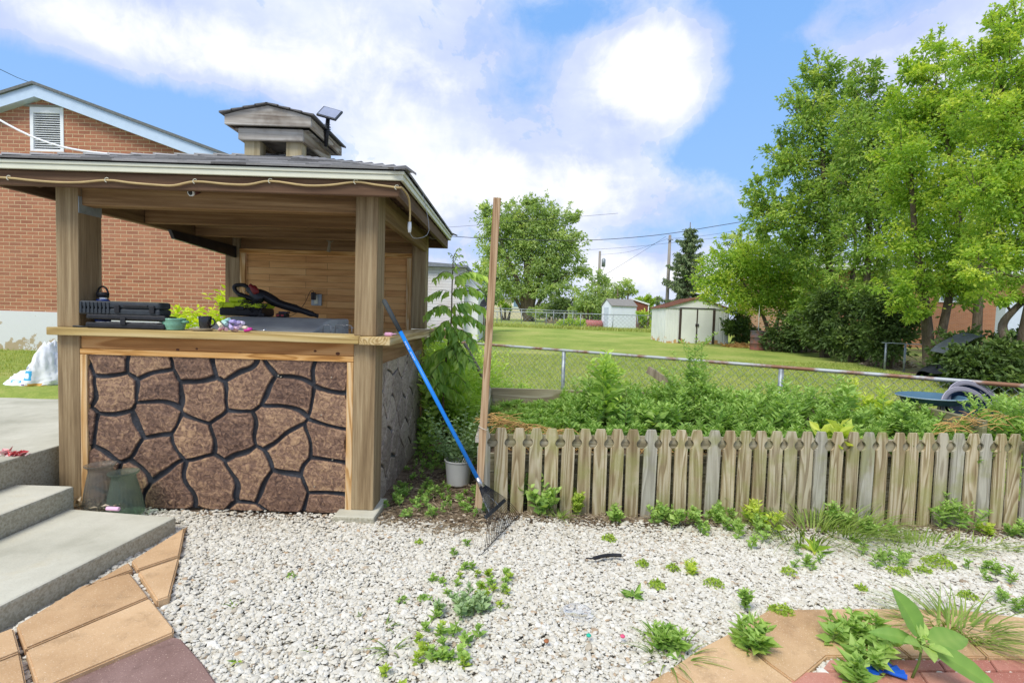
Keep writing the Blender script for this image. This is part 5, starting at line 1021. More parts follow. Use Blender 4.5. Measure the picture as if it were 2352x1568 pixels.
# utility poles and wires
POLE=wood('utility_pole_wood',[(.15,.13,.11),(.27,.25,.22),(.38,.36,.33)],'Z',3,rings=False)
def pole(px,pt,Y,r,label,pb=735):
    a=UY(px,pt,Y); o=thing('utility_pole',label,'utility pole',(a.x,Y,1),'utility poles'); MB().tube([(a.x,Y,.6),(a.x,Y,a.z)],[r*1.2,r*.85],10).build('shaft',POLE,o); return o,a
pA,ta=pole(1378,577,62,.17,'thinner distant utility pole with a transformer behind the white shed'); pB,tb_=pole(1539,540,48,.15,'taller grey utility pole in front of the spruce')
p=UY(1385,603,62); MB().tube([(p.x+.05,61.9,p.z-.5),(p.x+.05,61.9,p.z+.35),(p.x+.05,61.9,p.z+.5)],[.23,.23,.1],12).build('transformer',GALV,pA); MB().tube([UY(1379,618,62),UY(1386,620,62),UY(1388,612,62)],.03,6).build('bracket',GALV,pA)
MB().box(tb_.x-.25,tb_.x+.25,47.75,47.84,tb_.z-.5,tb_.z-.42).build('bracket',GALV,pB)
WIREM=plain('wire_black',(.06,.065,.075),.6)
def wirep(P,r,label,Ys):
    Q=smooth_pts([UY(x,y,Y) for (x,y),Y in zip(P,Ys)],6); MB().tube(Q,r,5).build('power_line',WIREM,label=label,category='power line',group='overhead power lines')
wirep([(940,528),(1030,542),(1180,550),(1340,552),(1500,541),(1640,520),(1770,496),(2000,440)],.022,'thickest black power line sweeping across the big tree to the right hand trees',[36]*8)
wirep([(1010,523),(1100,517),(1300,500),(1420,490)],.012,'thin high line fading out above the big tree',[40]*4)
wirep([(1230,700),(1345,655),(1440,600),(1530,543)],.013,'thin line rising from the big tree to the taller pole',[50,50,50,48])
wirep([(1539,548),(1620,541),(1760,518),(1900,490)],.013,'upper thin line from the taller pole to the right hand trees',[48]*4)
wirep([(1330,575),(1440,568),(1539,558),(1700,540),(1800,522)],.013,'lower thin line passing the taller pole',[49]*5)
wirep([(1378,585),(1450,577),(1539,546)],.012,'short line between the two utility poles',[62,55,48])
# ================================================================ trees
def tube_path(a,b,n=6,wob=.05,sagup=.0):
    a,b=Vector(a),Vector(b); L=(b-a).length; P=[a]
    for i in range(1,n): q=i/n; P.append(a.lerp(b,q)+Vector((random.gauss(0,wob*L),random.gauss(0,wob*L),random.gauss(0,wob*L*.5)+sagup*L*math.sin(math.pi*q))))
    return P+[b]
def tree(name,label,Y,trunks,blobs,mat,leafs,size,group=None,density=1.,depth=.8,bark=BARK,tr=.14,clump=.30,cat='tree',W=.5,zb=None,droop=.25,tips=True):
    # trunks: list of pixel polylines; blobs: (px,py,rx,ry) outline bulges of the crown
    S=Y/FPX; base=UY(*trunks[0][0],Y); z0=tz(base.x,Y) if zb is None else zb
    o=thing(name,label,cat,(base.x,Y,z0),group)
    b=MB(); lines=[]
    for k,tk_ in enumerate(trunks):
        r0=tr if not isinstance(tr,(list,tuple)) else tr[k]; P=[UY(x,y,Y+random.uniform(-.3,.3)*(i>0)) for i,(x,y) in enumerate(tk_)]; 
        if abs(P[0].z-z0)<.8*max(1,Y/20): P[0].z=z0-.1
        Q=smooth_pts(P,4); n=len(Q); b.tube(Q,[r0*(1-.78*i/(n-1)) for i in range(n)],9); lines+= [(q,r0*(1-.78*i/(n-1))) for i,q in enumerate(Q)]
    tot=sum(rx*ry for _,_,rx,ry in blobs); L_=Leaves()
    for bx,by,rx,ry in blobs:
        dy=random.uniform(-.5,.5)*rx*S*depth; C=UY(bx,by,Y+dy); rX,rZ=rx*S,ry*S; rY_=(rX+rZ)/2*depth
        # branch: from a trunk point lower than the bulge
        cand=[(q,r) for q,r in lines if q.z<C.z+.1] or lines; q,r=min(cand,key=lambda t:(t[0]-C).length)
        P=tube_path(q,C,5,.05,.05); rb_=min(r*.6,.022+.016*(C-q).length); b.tube(P,[rb_*(1-.75*i/5) for i in range(6)],6)
        nl=int(leafs*density*rx*ry/tot); nc=max(5,int(nl/55))
        d=unit(rng.normal(size=(nc,3))); rr=rng.random(nc)**.42; cc=np.array(C)+d*rr[:,None]*[rX,rY_,rZ]
        for j in range(min(nc,7)): e=Vector(cc[j]); b.tube(tube_path(P[3] if j%2 else P[5],e,3,.06),[rb_*.3,rb_*.22,rb_*.15,.004],4,cap=False)
        crad=clump*(rX*rY_*rZ)**(1/3)*rng.uniform(.5,1.2,nc); k=rng.integers(0,nc,nl); off=rng.normal(size=(nl,3))*crad[k][:,None]*[1,1,.62]
        tt=(rng.normal(.42,.20,nc)[k]+rng.normal(0,.13,nl)+.25*off[:,2]/np.maximum(crad[k],.01)*.4).clip(0,1)
        D=off/np.maximum(crad[k],.01)[:,None]*.6+d[k]*.4+rng.normal(size=(nl,3))*.6-[0,0,droop]
        L_.add(cc[k]+off,D,rng.uniform(.7,1.3,nl)*size,W,tt)
        if tips:   # loose sprays that break up the outline
            ns=max(3,int(rx*ry/260)); 
            for _ in range(ns):
                a=rng.uniform(0,6.28); v=np.array([math.cos(a),rng.normal()*.4,abs(math.sin(a))*.9+.1*math.sin(a)]); st=np.array(C)+v*[rX,rY_,rZ]*.85; ln=rng.uniform(.25,.55)*min(rX,rZ); m_=14; qq=np.linspace(0,1,m_)[:,None]; dv=v/np.linalg.norm(v)+[0,0,.35]; pp=st+dv*ln*qq+rng.normal(size=(m_,3))*.03*size/.1
                L_.add(np.repeat(pp,3,0),rng.normal(size=(m_*3,3))*.8+v*.6,size*rng.uniform(.7,1.1,m_*3),W,rng.uniform(.3,.8,m_*3))
                b.tube([Vector(st-dv*ln*.6),Vector(st+dv*ln)],[.012*Y/16,.004],4,cap=False)
    b.build('trunk',bark,o); L_.build('crown',mat,o); return o
GT='trees in the row at the right'
tree('broadleaf_tree','tall slender tree with the highest narrow tip left of the others',20,[[(1928,812),(1915,700),(1900,560),(1890,380),(1886,200)],[(1934,800),(1950,680),(1965,560),(1940,430)]],
 [(1885,165,36,42),(1880,225,58,50),(1850,285,55,58),(1915,295,62,60),(1812,372,58,50),(1875,392,80,60),(1755,455,48,38),(1812,500,75,52),(1890,500,85,70),(1745,520,40,34),(1935,410,60,70),(1860,590,80,50),(1900,680,70,40),(1850,720,40,26)],LTREE,22000,.15,GT,tr=[.17,.12],clump=.21)
tree('broadleaf_tree','tree with a rounded twin peak right of the tall slender tree',17.5,[[(1985,815),(1990,680),(1995,500),(1998,300)]],
 [(1996,185,36,42),(2000,245,55,52),(1985,330,75,62),(2055,330,60,62),(1985,440,80,70),(2050,470,75,70),(2000,560,80,60),(1990,650,80,45),(2040,710,50,30)],LTREE,16500,.135,GT,tr=[.15],clump=.21)
tree('broadleaf_tree','tree with two trunks from one base at the lawn edge',14,[[(2137,852),(2130,760),(2118,650),(2100,520),(2090,360)],[(2150,852),(2160,780),(2185,650),(2200,480),(2170,300),(2150,190)]],
 [(2105,175,42,40),(2150,130,38,45),(2170,210,66,56),(2085,255,55,52),(2150,310,85,66),(2075,370,55,66),(2215,300,60,60),(2110,450,80,62),(2210,430,72,66),(2090,560,70,46),(2200,560,75,55),(2150,640,80,36),(2080,660,60,36),(2220,670,60,36),(2110,720,50,26)],LBRT,24000,.11,GT,tr=[.17,.13],clump=.21)
tree('broadleaf_tree','nearest bright tree with a bent pale trunk at the right edge',11.3,[[(2322,848),(2312,790),(2303,745),(2335,705),(2400,640),(2420,480)],[(2360,900),(2352,800),(2380,600),(2330,400),(2300,200)]],
 [(2300,80,48,42),(2345,60,50,60),(2255,150,55,50),(2330,170,70,70),(2270,260,70,60),(2345,290,60,70),(2300,370,80,66),(2250,440,55,45),(2335,470,66,66),(2290,560,75,52),(2345,600,60,50),(2250,610,45,34),(2400,350,80,220),(2290,680,46,24),(2345,690,30,26)],LBRT,28000,.09,GT,tr=[.12,.18],clump=.20)
tree('broadleaf_tree','dark tree behind filling the gap between the right hand trunks',21,[[(2060,820),(2060,650),(2080,400)],[(2240,820),(2250,600),(2240,400)]],
 [(2060,620,90,60),(2160,500,110,110),(2260,600,110,80),(2300,420,110,120),(2130,350,80,90),(2200,690,60,30),(2330,220,90,90)],LTREE,13000,.16,GT,tr=[.2,.2],clump=.30,tips=False)
tree('spreading_small_tree','low spreading yellow green tree with dark bent stems behind the barrel',22.5,[[(1772,800),(1760,745),(1735,690),(1700,640)],[(1780,800),(1785,740),(1800,690),(1820,640)],[(1768,800),(1750,770),(1725,740)]],
 [(1640,625,42,38),(1690,590,52,38),(1745,600,60,45),(1800,600,60,55),(1660,670,50,34),(1720,655,62,48),(1785,665,62,45),(1845,650,60,55),(1720,705,45,22),(1820,710,55,25)],LBRT,24000,.13,None,tr=[.11,.10,.07],clump=.28)
tree('sparse_tall_shrub','thin feathery tree standing far behind the yellow green tree',42,[[(1700,640),(1690,580),(1675,540)],[(1705,640),(1712,570),(1722,535)],[(1702,640),(1740,560)]],[(1680,548,16,20),(1705,552,22,20),(1735,556,20,20),(1700,600,50,30)],LFAR,1500,.24,None,tr=.08,zb=1.)
BIGB=[(1215,500,60,42),(1150,515,48,40),(1275,520,52,40),(1120,490,26,16),(1318,510,16,22),(1180,560,70,50),(1255,560,70,50),(1130,575,40,36),(1310,575,34,40),(1215,620,80,45),(1135,640,46,36),(1295,630,52,36),(1170,668,50,26),(1260,672,58,26),(1335,625,14,10),(1225,470,20,16)]
tree('big_maple_tree','large round crowned tree with many upright limbs standing alone across the lawn',55,[[(1215,735),(1212,690),(1212,640),(1205,560),(1190,500)],[(1213,700),(1235,650),(1265,580),(1275,530)],[(1212,700),(1190,650),(1160,580),(1145,530)],[(1214,680),(1220,600),(1225,520)],[(1216,690),(1260,660),(1310,625)],[(1212,690),(1170,665),(1120,640)]],BIGB,LFAR,25000,.34,None,tr=[.65,.38,.36,.35,.25,.22],clump=.22,zb=.95,depth=.9)
# spruce
def spruce():
    Y=46.; base=UY(1575,738,Y); top=UY(1576,510,Y).z; x=base.x; z0=1.0; o=thing('spruce_tree','tall dark spruce with drooping branches beside the taller pole','spruce',(x,Y,z0)); b=MB(); b.tube([(x,Y,z0-.2),(x,Y,top)],[.22,.03],9); L_=Leaves(); H=top-z0
    for i in range(19):
        q=.12+.86*i/19; z=z0+H*q; R_=(1-q)**.8*2.9+.15
        for j in range(6):
            a=j*1.05+i*.7+random.uniform(-.3,.3); rl=R_*random.uniform(.35,1.3); dv=np.array([math.cos(a),math.sin(a),0]); n=int(26*rl)+6; t_=np.linspace(.12,1,n); P=np.array([x,Y,z])+dv*rl*t_[:,None]+np.array([0,0,1])*(-.28*rl*np.sin(t_*2.2)+.16*rl*t_**2)[:,None]
            b.tube([Vector((x,Y,z)),Vector(P[n//2]),Vector(P[-1])],[.035,.02,.008],4,cap=False)
            L_.add(np.repeat(P,4,0)+rng.normal(size=(4*n,3))*.05,rng.normal(size=(4*n,3))*.5+dv*.4-[0,0,1.1],rng.uniform(.18,.42,4*n),.28)
    b.build('trunk',BARK,o); L_.build('crown',LSPR,o)
spruce()
def bush(label,Y,blobs,mat,n,size,name='bush',cat='bush',group=None,zb=None,stem=True,clump=.33,W=.5):
    px=blobs[0][0]; S=Y/FPX; c=UY(px,740,Y); z0=tz(c.x,Y) if zb is None else zb; gy=HC-(0)*0
    tr_=[[(px+random.uniform(-8,8)*0+dx,784+ (HC-z0)/S-60+ (px-1176)*.03),(px+dx*2,blobs[0][1])] for dx in (-6,0,7)]
    return tree(name,label,Y,tr_,blobs,mat,n,size,group,tr=.012*Y**.7,cat=cat,zb=z0,clump=clump,W=W)
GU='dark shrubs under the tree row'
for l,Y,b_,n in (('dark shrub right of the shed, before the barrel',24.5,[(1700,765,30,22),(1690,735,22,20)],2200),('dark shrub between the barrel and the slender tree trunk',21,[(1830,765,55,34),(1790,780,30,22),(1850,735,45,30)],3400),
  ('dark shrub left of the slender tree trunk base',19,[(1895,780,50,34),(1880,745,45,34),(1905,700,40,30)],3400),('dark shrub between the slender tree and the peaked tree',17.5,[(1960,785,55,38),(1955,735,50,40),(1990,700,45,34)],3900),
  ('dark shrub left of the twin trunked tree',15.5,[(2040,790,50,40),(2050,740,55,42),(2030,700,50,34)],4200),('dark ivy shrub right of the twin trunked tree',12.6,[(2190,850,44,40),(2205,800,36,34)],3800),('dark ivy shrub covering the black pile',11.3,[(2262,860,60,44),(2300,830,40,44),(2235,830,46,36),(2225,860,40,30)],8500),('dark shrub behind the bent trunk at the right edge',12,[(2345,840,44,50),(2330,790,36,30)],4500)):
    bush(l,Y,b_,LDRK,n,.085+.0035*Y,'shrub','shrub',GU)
for l,Y,b_,m_,n,s_ in (('dark rounded evergreen shrub right of the big tree',50,[(1300,705,34,20),(1275,712,20,14)],LDRK,2600,.26),('olive shrub with bare twigs left of the white shed',46,[(1350,690,26,36),(1335,715,24,18),(1375,705,20,26)],LFAR,2600,.25),('green bushy tree behind the thinner utility pole',60,[(1378,645,18,16),(1392,668,26,22),(1370,690,24,16)],LFAR,1800,.3),
  ('loose twiggy shrub behind the white shed roof',52,[(1430,662,26,18),(1410,676,24,12),(1445,672,16,14)],LFAR,1300,.26),('bright young shrub in front of the cream house',60,[(1160,703,14,10)],LBRT,500,.25),('green hedge behind the tan shed',50,[(1480,695,20,10),(1500,690,16,10)],LBRT,900,.25),('broad green shrub under the big tree at right',53,[(1262,712,30,14),(1235,718,20,10)],LFAR,1500,.28),
  ('yellowish shrub right of the white shed',39,[(1477,728,12,16),(1483,748,14,12)],LBRT,900,.18),('vine covered weeds behind the far fence',38.5,[(1318,742,26,9),(1290,746,16,7)],LBRT,1100,.17),('green tree showing behind the white house at left',30,[(1120,668,22,26),(1125,640,14,16)],LFAR,1100,.2)):
    bush(l,Y,b_,m_,n,s_,'bush','bush',zb=tz(8,Y))
tree('distant_tree_line','low line of distant trees along the horizon',110,[[(1300,735),(1300,712)]],[(x,712+random.uniform(-4,4)+.03*(x-1176),40,16) for x in range(880,1640,38)],LFAR,9000,.7,None,tr=.1,zb=1.,cat='tree line',tips=False)
# leaf tip at the very left edge
tree('tree_branch','small dark twig end poking in at the left edge of the sky',12,[[(-60,240),(-20,226),(-4,222)]],[(-8,225,9,9)],LDRK,60,.09,None,tr=.02,zb=3.5,cat='branch',tips=False)
# ================================================================ grass
def lawn_grass():
    L_=Leaves(); n=150000; x=rng.uniform(-4,11,n); y=5.2+ (rng.random(n)**1.35)*11.5
    ok=(x<y*1.02+.6)&(x>-y*.42)&~((x<-2.7)&(y<9)); ok&=(y>8.04-.726*x-.35)|(x<-.1)|(y>7.6) ; ok&=~((x<-.0)&(y<5.6)); x=x[ok];y=y[ok];n=len(x)
    D=rng.normal(size=(n,3))*.38+[0,0,1]; L_.blade(np.stack([x,y,terrain(x,y)-.01],1),D,rng.uniform(.035,.075,n)*(1+y*.012),.004+.0006*y.mean(),.5,rng.beta(2.2,2.2,n),2)
    n=26000; x=rng.uniform(-14,-2.8,n); y=rng.uniform(6.26,9.3,n); L_.blade(np.stack([x,y,terrain(x,y)-.01],1),rng.normal(size=(n,3))*.4+[0,0,1],rng.uniform(.03,.07,n),.008,.5,rng.beta(2,2.4,n),2)
    L_.build('grass',LGRASS,kind='stuff',label='mown grass blades covering the lawns beyond the fence and patio',category='grass')
    L_=Leaves(); n=9000; t_=rng.random(n); x=-4+14*t_; y=39-2.8*t_+rng.normal(size=n)*.5-.4; L_.blade(np.stack([x,y,terrain(x,y)],1),rng.normal(size=(n,3))*.4+[0,0,1],rng.uniform(.12,.4,n),.03,.5,rng.beta(3,2,n),2); L_.build('rough_grass',LGRASS,kind='stuff',label='rough uncut grass along the far fence line',category='grass')
lawn_grass()
# ================================================================ plants near the camera
def stem_plant(L_,b,base,h,nodes,size,W=.42,lean=.15,branches=0,spread=1.,droop=.25,tint=.5,per=2,topt=.3,sr=.003):
    base=Vector(base); ln=Vector((random.gauss(0,lean),random.gauss(0,lean),1)).normalized(); P=[base+ln*h*q+Vector((random.gauss(0,.01),random.gauss(0,.01),0))*h*q for q in (0,.35,.7,1)]
    Q=smooth_pts(P,3); b.tube(Q,[sr*(1-.7*i/(len(Q)-1)) for i in range(len(Q))],5,cap=False)
    a=random.uniform(0,6.28)
    for i in range(nodes):
        q=.15+.85*i/max(1,nodes-1); p=P[0].lerp(P[3],q); s=size*(.55+.9*math.sin(math.pi*min(.95,q*.8+.15)))*random.uniform(.8,1.2)
        for k in range(per):
            aa=a+k*math.pi*2/per+random.uniform(-.4,.4); D=(math.cos(aa)*spread,math.sin(aa)*spread,.55-droop+.7*q*q+random.uniform(-.2,.2)); L_.add(tuple(p),D,s,W,min(1,tint+topt*q+random.gauss(0,.12)),.1)
        a+=2.4
    for j in range(branches):
        q=random.uniform(.25,.85); p=P[0].lerp(P[3],q); aa=random.uniform(0,6.28); hh=h*random.uniform(.25,.5)*(1.1-q*.5); e=p+Vector((math.cos(aa)*hh*.7,math.sin(aa)*hh*.7,hh*.75)); b.tube([p,e],[sr*.6,sr*.3],4,cap=False); m=max(4,nodes//2)
        for i in range(m):
            q2=.2+.8*i/(m-1); pp=p.lerp(e,q2); s=size*.8*random.uniform(.7,1.1)
            for k in range(2): a2=a+i*2.4+k*3.14; L_.add(tuple(pp),(math.cos(a2),math.sin(a2),.3+.5*q2-droop),s,W,min(1,tint+topt*q2+random.gauss(0,.12)),.1)
    return P[3]
def plant(name,label,base,fn,mat,cat='weed',group=None,smat=STEM):
    o=thing(name,label,cat,tuple(base),group); L_=Leaves(); b=MB(); fn(L_,b,Vector(base)); 
    if b.v: b.build('stem',smat,o)
    L_.build('leaves',mat,o); return o
# sapling with long drooping compound leaves
def sapling():
    Y=5.15; base=UY(1020,1030,Y); base.z=tz(base.x,Y); tp=UY(1040,590,Y); o=thing('tree_sapling','young sapling with long drooping compound leaves beside the bar','sapling',tuple(base)); b=MB(); L_=Leaves()
    P=[base]+[UY(x,y,Y) for x,y in ((1018,920),(1024,830),(1036,740),(1038,670),(1040,620),(1042,588))]; Q=smooth_pts(P,4); n=len(Q); b.tube(Q,[.011*(1-.75*i/(n-1))+.001 for i in range(n)],8)
    RA=[((1040,640),(1108,632),22),((1038,665),(1106,672),22),((1036,700),(1118,712),24),((1035,725),(1108,745),24),((1032,752),(1092,790),26),((1040,620),(1068,600),10),((1041,605),(1060,585),8),((1038,628),(1000,640),14),((1036,670),(985,680),20),((1034,705),(982,720),22),((1030,760),(985,775),22),
        ((1028,790),(1080,830),26),((1026,800),(980,830),24),((1022,860),(1070,880),24),((1022,850),(985,880),22),((1042,592),(1030,580),6),((1041,596),(1056,570),7),((1030,775),(1060,800),20),((1034,735),(1000,760),20),((1028,745),(1050,770),20)]
    RA=RA+[((a[0],a[1]+random.uniform(12,34)),(b_[0]-(b_[0]-a[0])*random.uniform(.1,.35),b_[1]+random.uniform(15,45)),c_) for a,b_,c_ in RA[:18] if a[1]>770]
    for (x0,y0),(x1,y1),sz in RA:
        dY=random.uniform(-.25,.25); a=UY(x0,y0,Y); e=UY(x1,y1,Y+dY); m=a.lerp(e,.5)+Vector((0,0,.16*(e-a).length)); R_=smooth_pts([a,m,e],8); b.tube(R_,[.0028]*len(R_),4,cap=False); d=(e-a).normalized(); nl=max(4,int((e-a).length/.028)); sd=d.cross(Vector((0,0,1))).normalized()
        for i in range(nl):
            q=.14+.86*i/(nl-1); p=R_[min(len(R_)-1,int(q*(len(R_)-1)))]
            for s in (-1,1): L_.add(tuple(p),tuple(sd*s*.5+d*random.uniform(.1,.6)+Vector((0,random.uniform(-.3,.3),-.75+random.uniform(-.3,.3)))),sz*1.6/FPX*Y*random.uniform(.8,1.2)*(1-.3*q),.50,.62+random.gauss(0,.2)+.15*(y0<660),.1)
    b.build('trunk',BSTEM,o); L_.build('crown',LAIL,o)
sapling()
# yellow green bush behind the counter
def ybush(L_,b,base):
    for i in range(15):
        p=base+Vector((random.uniform(-.55,.45),random.uniform(-.3,.3),0)); stem_plant(L_,b,p,random.uniform(.45,.80)+.12*(p.x-base.x),9,.14,.40,.22,2,1.,.45,.5)
plant('yellow_bush','bright yellow green bush seen through the bar left of the grill',(UY(452,740,6.3).x,6.6,.82),ybush,LYEL,'bush')
# mugwort in the white pot
def potp(L_,b,base):
    for i in range(30):
        a=random.uniform(0,6.28); r=random.random()**.5*.09; p=base+Vector((r*math.cos(a),r*math.sin(a),0)); ln=.5
        hh=random.uniform(.14,.44); tip=p+Vector((math.cos(a)*hh*random.uniform(.1,.75),math.sin(a)*hh*.5,hh)); b.tube([p,p.lerp(tip,.5)+Vector((0,0,.02)),tip],.0025,4,cap=False)
        for k in range(22):
            q=.2+.8*k/21; c=p.lerp(tip,q); aa=k*2.4; L_.add(tuple(c),(math.cos(aa),math.sin(aa),.35),random.uniform(.035,.062)*(1.25-.6*q),.45,.35+.5*q*random.random(),.08)
plant('mugwort_plant','grey green mugwort growing out of the white planter',(BK[0],BK[1],tz(BK[0],BK[1])+.17),potp,LSAGE,'plant')
# ---- greenery between bar, fence and bed: one tangled mass
def weed_mass():
    L_=Leaves(); b=MB()
    # along the chain link fence behind the bar's right side and beside the stud
    for i in range(170):
        x=random.uniform(-1.15,-.2); y=random.uniform(4.7,7.6); stem_plant(L_,b,(x,y,tz(x,y)),random.uniform(.15,.55)*(1.2 if x<-.7 else 1),9,.055,.45,.25,1,1.,.3,.45)
    for i in range(230):
        px=random.uniform(970,1120); Y=random.uniform(5.4,8.); x=UY(px,800,Y).x; h=random.uniform(.45,1.05); stem_plant(L_,b,(x,Y,tz(x,Y)),h,12,.085,.42,.28,2,1.,.35,.75,sr=.002)
    for i in range(46):
        px=random.uniform(972,1062); Y=random.uniform(5.5,6.1); x=UY(px,800,Y).x; stem_plant(L_,b,(x,Y,tz(x,Y)),random.uniform(.75,1.3)*(1-.25*(px>1035)),13,.11,.5,.10,3,1.,.4,.7,sr=.0025)
    for i in range(60):
        px=random.uniform(1120,1230); Y=random.uniform(6.6,7.6); x=UY(px,800,Y).x; h=random.uniform(.25,.75)*(1-.5*(px-1120)/110); stem_plant(L_,b,(x,Y,tz(x,Y)),h,12,.06,.42,.25,2,1.,.35,.45,sr=.002)
    b.build('stems',STEM,None,kind='stuff',label='thin green stems in the tangle beside the bar',category='weeds') ; L_.build('undergrowth',LAIL,kind='stuff',label='tangled green undergrowth between the bar, the stud and the near fence',category='undergrowth')
weed_mass()
# ---- the raised bed full of weeds
def soilz(x,y): return .36+.16*(y-3.8)/1.15
def bed_mass():
    L_=Leaves(); b=MB(); n=560
    for i in range(n):
        x=random.uniform(.0,3.85) if random.random()<.86 else random.uniform(-.12,.9); y=random.uniform(3.9,4.88)
        lowl=sm(x,.2,.9)*1.; h=(.10+.17*lowl)*random.uniform(.6,1.35); 
        if x>3.1: h*=.75
        if x<.5: h*=.7
        if y<4.15: h*=.62
        stem_plant(L_,b,(x,y,soilz(x,y)),h,9,.058,.42,.22,2,1.,.12,.38,per=3,sr=.0022)
    b.build('stems',STEM,None,kind='stuff',label='thin stems of the weeds filling the raised bed',category='weeds'); L_.build('weeds',LWEED,kind='stuff',label='dense leafy weeds filling the raised bed behind the pickets',category='weeds')
    L_=Leaves(); n=5000; x=rng.uniform(-.15,.75,n); y=rng.uniform(4.05,4.9,n); L_.blade(np.stack([x,y,soilz(x,y)],1),rng.normal(size=(n,3))*.5+[0,0,1],rng.uniform(.08,.2,n),.005,.8,rng.beta(2,2,n)); L_.build('bed_grass',LGRASS,kind='stuff',label='grass tufts in the left end of the raised bed',category='grass')
bed_mass()
def multi(k,h,nodes,size,W=.42,lean=.1,br=4,sprd=.06,**kw):
    def f(L_,b,base):
        for i in range(k): stem_plant(L_,b,base+Vector((random.gauss(0,sprd),random.gauss(0,sprd),0)),h*random.uniform(.65,1.),nodes,size,W,lean,br,**kw)
    return f
def tallp(px,pt,Y,label,k,size,mat,nodes=14,W=.42,**kw):
    x=UY(px,900,Y).x; z=soilz(x,Y); h=UY(px,pt,Y).z-z; plant('tall_weed',label,(x,Y,z),multi(k,h,nodes,size,W,**kw),mat,'weed','tall weeds in the raised bed')
tallp(1405,790,4.35,'tallest pokeweed like plant standing left of centre in the bed',3,.11,LAIL,15,.42,lean=.05,br=5,sprd=.05)
tallp(1375,772,4.6,'thin plant with yellow green tip behind the pokeweed like plant',1,.075,LBRT,13,.4,lean=.03,br=1)
tallp(1360,850,4.5,'bushy weed at the left foot of the pokeweed like plant',4,.08,LWEED,12,.42,lean=.2,br=4)
tallp(1600,765,4.65,'tallest grey green mugwort clump in front of the white metal shed',3,.05,LWEED,22,.42,lean=.07,br=9,sprd=.05)
tallp(1575,830,4.6,'broad grey green mugwort clump left beside the tallest one',6,.055,LWEED,18,.45,lean=.2,br=7,sprd=.09)
tallp(1640,850,4.6,'grey green mugwort clump right beside the tallest one',5,.055,LWEED,18,.45,lean=.2,br=7,sprd=.08)
tallp(1470,895,4.4,'leafy weed just right of the pokeweed like plant',5,.08,LWEED,12,.42,lean=.2,br=4,sprd=.1)
tallp(1720,885,4.4,'wide leafy weed in the middle of the bed',6,.085,LWEED,12,.42,lean=.22,br=4,sprd=.12)
tallp(1830,870,4.5,'slim weed before the second steel fence post',3,.065,LWEED,13,.4,lean=.1,br=4,sprd=.05)
tallp(1935,865,4.6,'leafy weed reaching above the grey back board at right',5,.08,LWEED,13,.42,lean=.18,br=4,sprd=.1)
tallp(2010,880,4.5,'yellowish weed beside the teal tub',5,.07,LBRT,12,.42,lean=.18,br=4,sprd=.08)
tallp(2080,915,4.2,'narrow light weed in front of the bed side board',3,.06,LWEED,12,.45,lean=.08,br=4,sprd=.03)
def bigleaf(L_,b,base):
    for i in range(4): stem_plant(L_,b,base+Vector((random.gauss(0,.05),random.gauss(0,.03),0)),.22,5,.15,.55,.25,0,1.,.35,.55)
p=UY(1930,985,3.95); plant('tall_weed','broad leaved pale green weed leaning over the picket tops',(p.x,3.98,.38),bigleaf,LYEL if 0 else LBRT,'weed','tall weeds in the raised bed')
for px,Y,h,l,k in ((2330,4.25,.50,'tall mugwort clump at the right edge beside the tubs',7),(2225,4.12,.22,'mugwort clump in front of the navy tubs',7),(2345,3.95,.42,'low mugwort clump behind the last pickets',7)):
    x=UY(px,950,Y).x; plant('mugwort_clump',l,(x,Y,.30),multi(k,h+.18,16,.065,.45,lean=.2,br=5,sprd=.09),LWEED,'weed','mugwort clumps beside the tubs')
# dry stalks
def straw(label,pts_,n,spread,z0):
    L_=Leaves(); b=MB()
    for i in range(n):
        c=Vector(random.choice(pts_))+Vector((random.gauss(0,spread),random.gauss(0,.05),abs(random.gauss(0,.02)))); a=random.gauss(0,.5); l=random.uniform(.08,.26); d=Vector((math.cos(a),math.sin(a)*.6,random.gauss(0,.22)))
        P=[c-d*l/2,c+Vector((0,0,random.uniform(.0,.04))),c+d*l/2+Vector((0,0,random.gauss(-.01,.02)))]; b.tube(smooth_pts(P,3),random.uniform(.0015,.0035),5,cap=False)
    b.build('dry_stalks',STRAWM,label=label,category='dry stalks',kind='stuff')
STRAWM=plain('orange_dry_stalk',(.62,.38,.13),.7,var=.35,scale=20)
straw('orange dry stalks heaped behind the first pickets',[tuple(UY(x,y,3.86)) for x,y in ((1135,968),(1165,975),(1200,985),(1240,993),(1280,1000),(1150,985))],75,.05,0)
straw('orange dry stalks behind the last pickets at the right',[tuple(UY(x,y,4.0)) for x,y in ((2190,985),(2220,970),(2260,985),(2285,965),(2150,995))],50,.04,0)
straw('pale straw showing between the pickets above the boards',[(x,3.86+.06*x,.385) for x in (.1,.3,.5,.8,1.1,1.3,1.5)],70,.1,0)
# ---- weeds in the gravel and at the fence foot
def gp(px,py):
    q=UZ(px,py,0)
    for _ in range(4): q=UZ(px,py,tz(q.x,q.y))
    return q
def clover(r,h,n):
    def f(L_,b,base):
        a=rng.uniform(0,6.28,n); q=rng.random(n)**.6; c=np.stack([base.x+r*q*np.cos(a),base.y+r*q*np.sin(a)*.8,base.z+.01+h*(1-q**2)*rng.uniform(.4,1,n)],1); L_.add(c,rng.normal(size=(n,3))+[0,0,.3],rng.uniform(.010,.019,n),.8,rng.random(n)*.6+.3)
    return f
def rosette(r,n,W=.25,up=.35):
    def f(L_,b,base):
        a=rng.uniform(0,6.28,n); el=rng.uniform(.1,up*2,n); L_.add(np.tile(np.array(base)+[0,0,.01],(n,1)),np.stack([np.cos(a),np.sin(a),el],1),r*rng.uniform(.6,1.1,n),W,rng.random(n),.12)
    return f
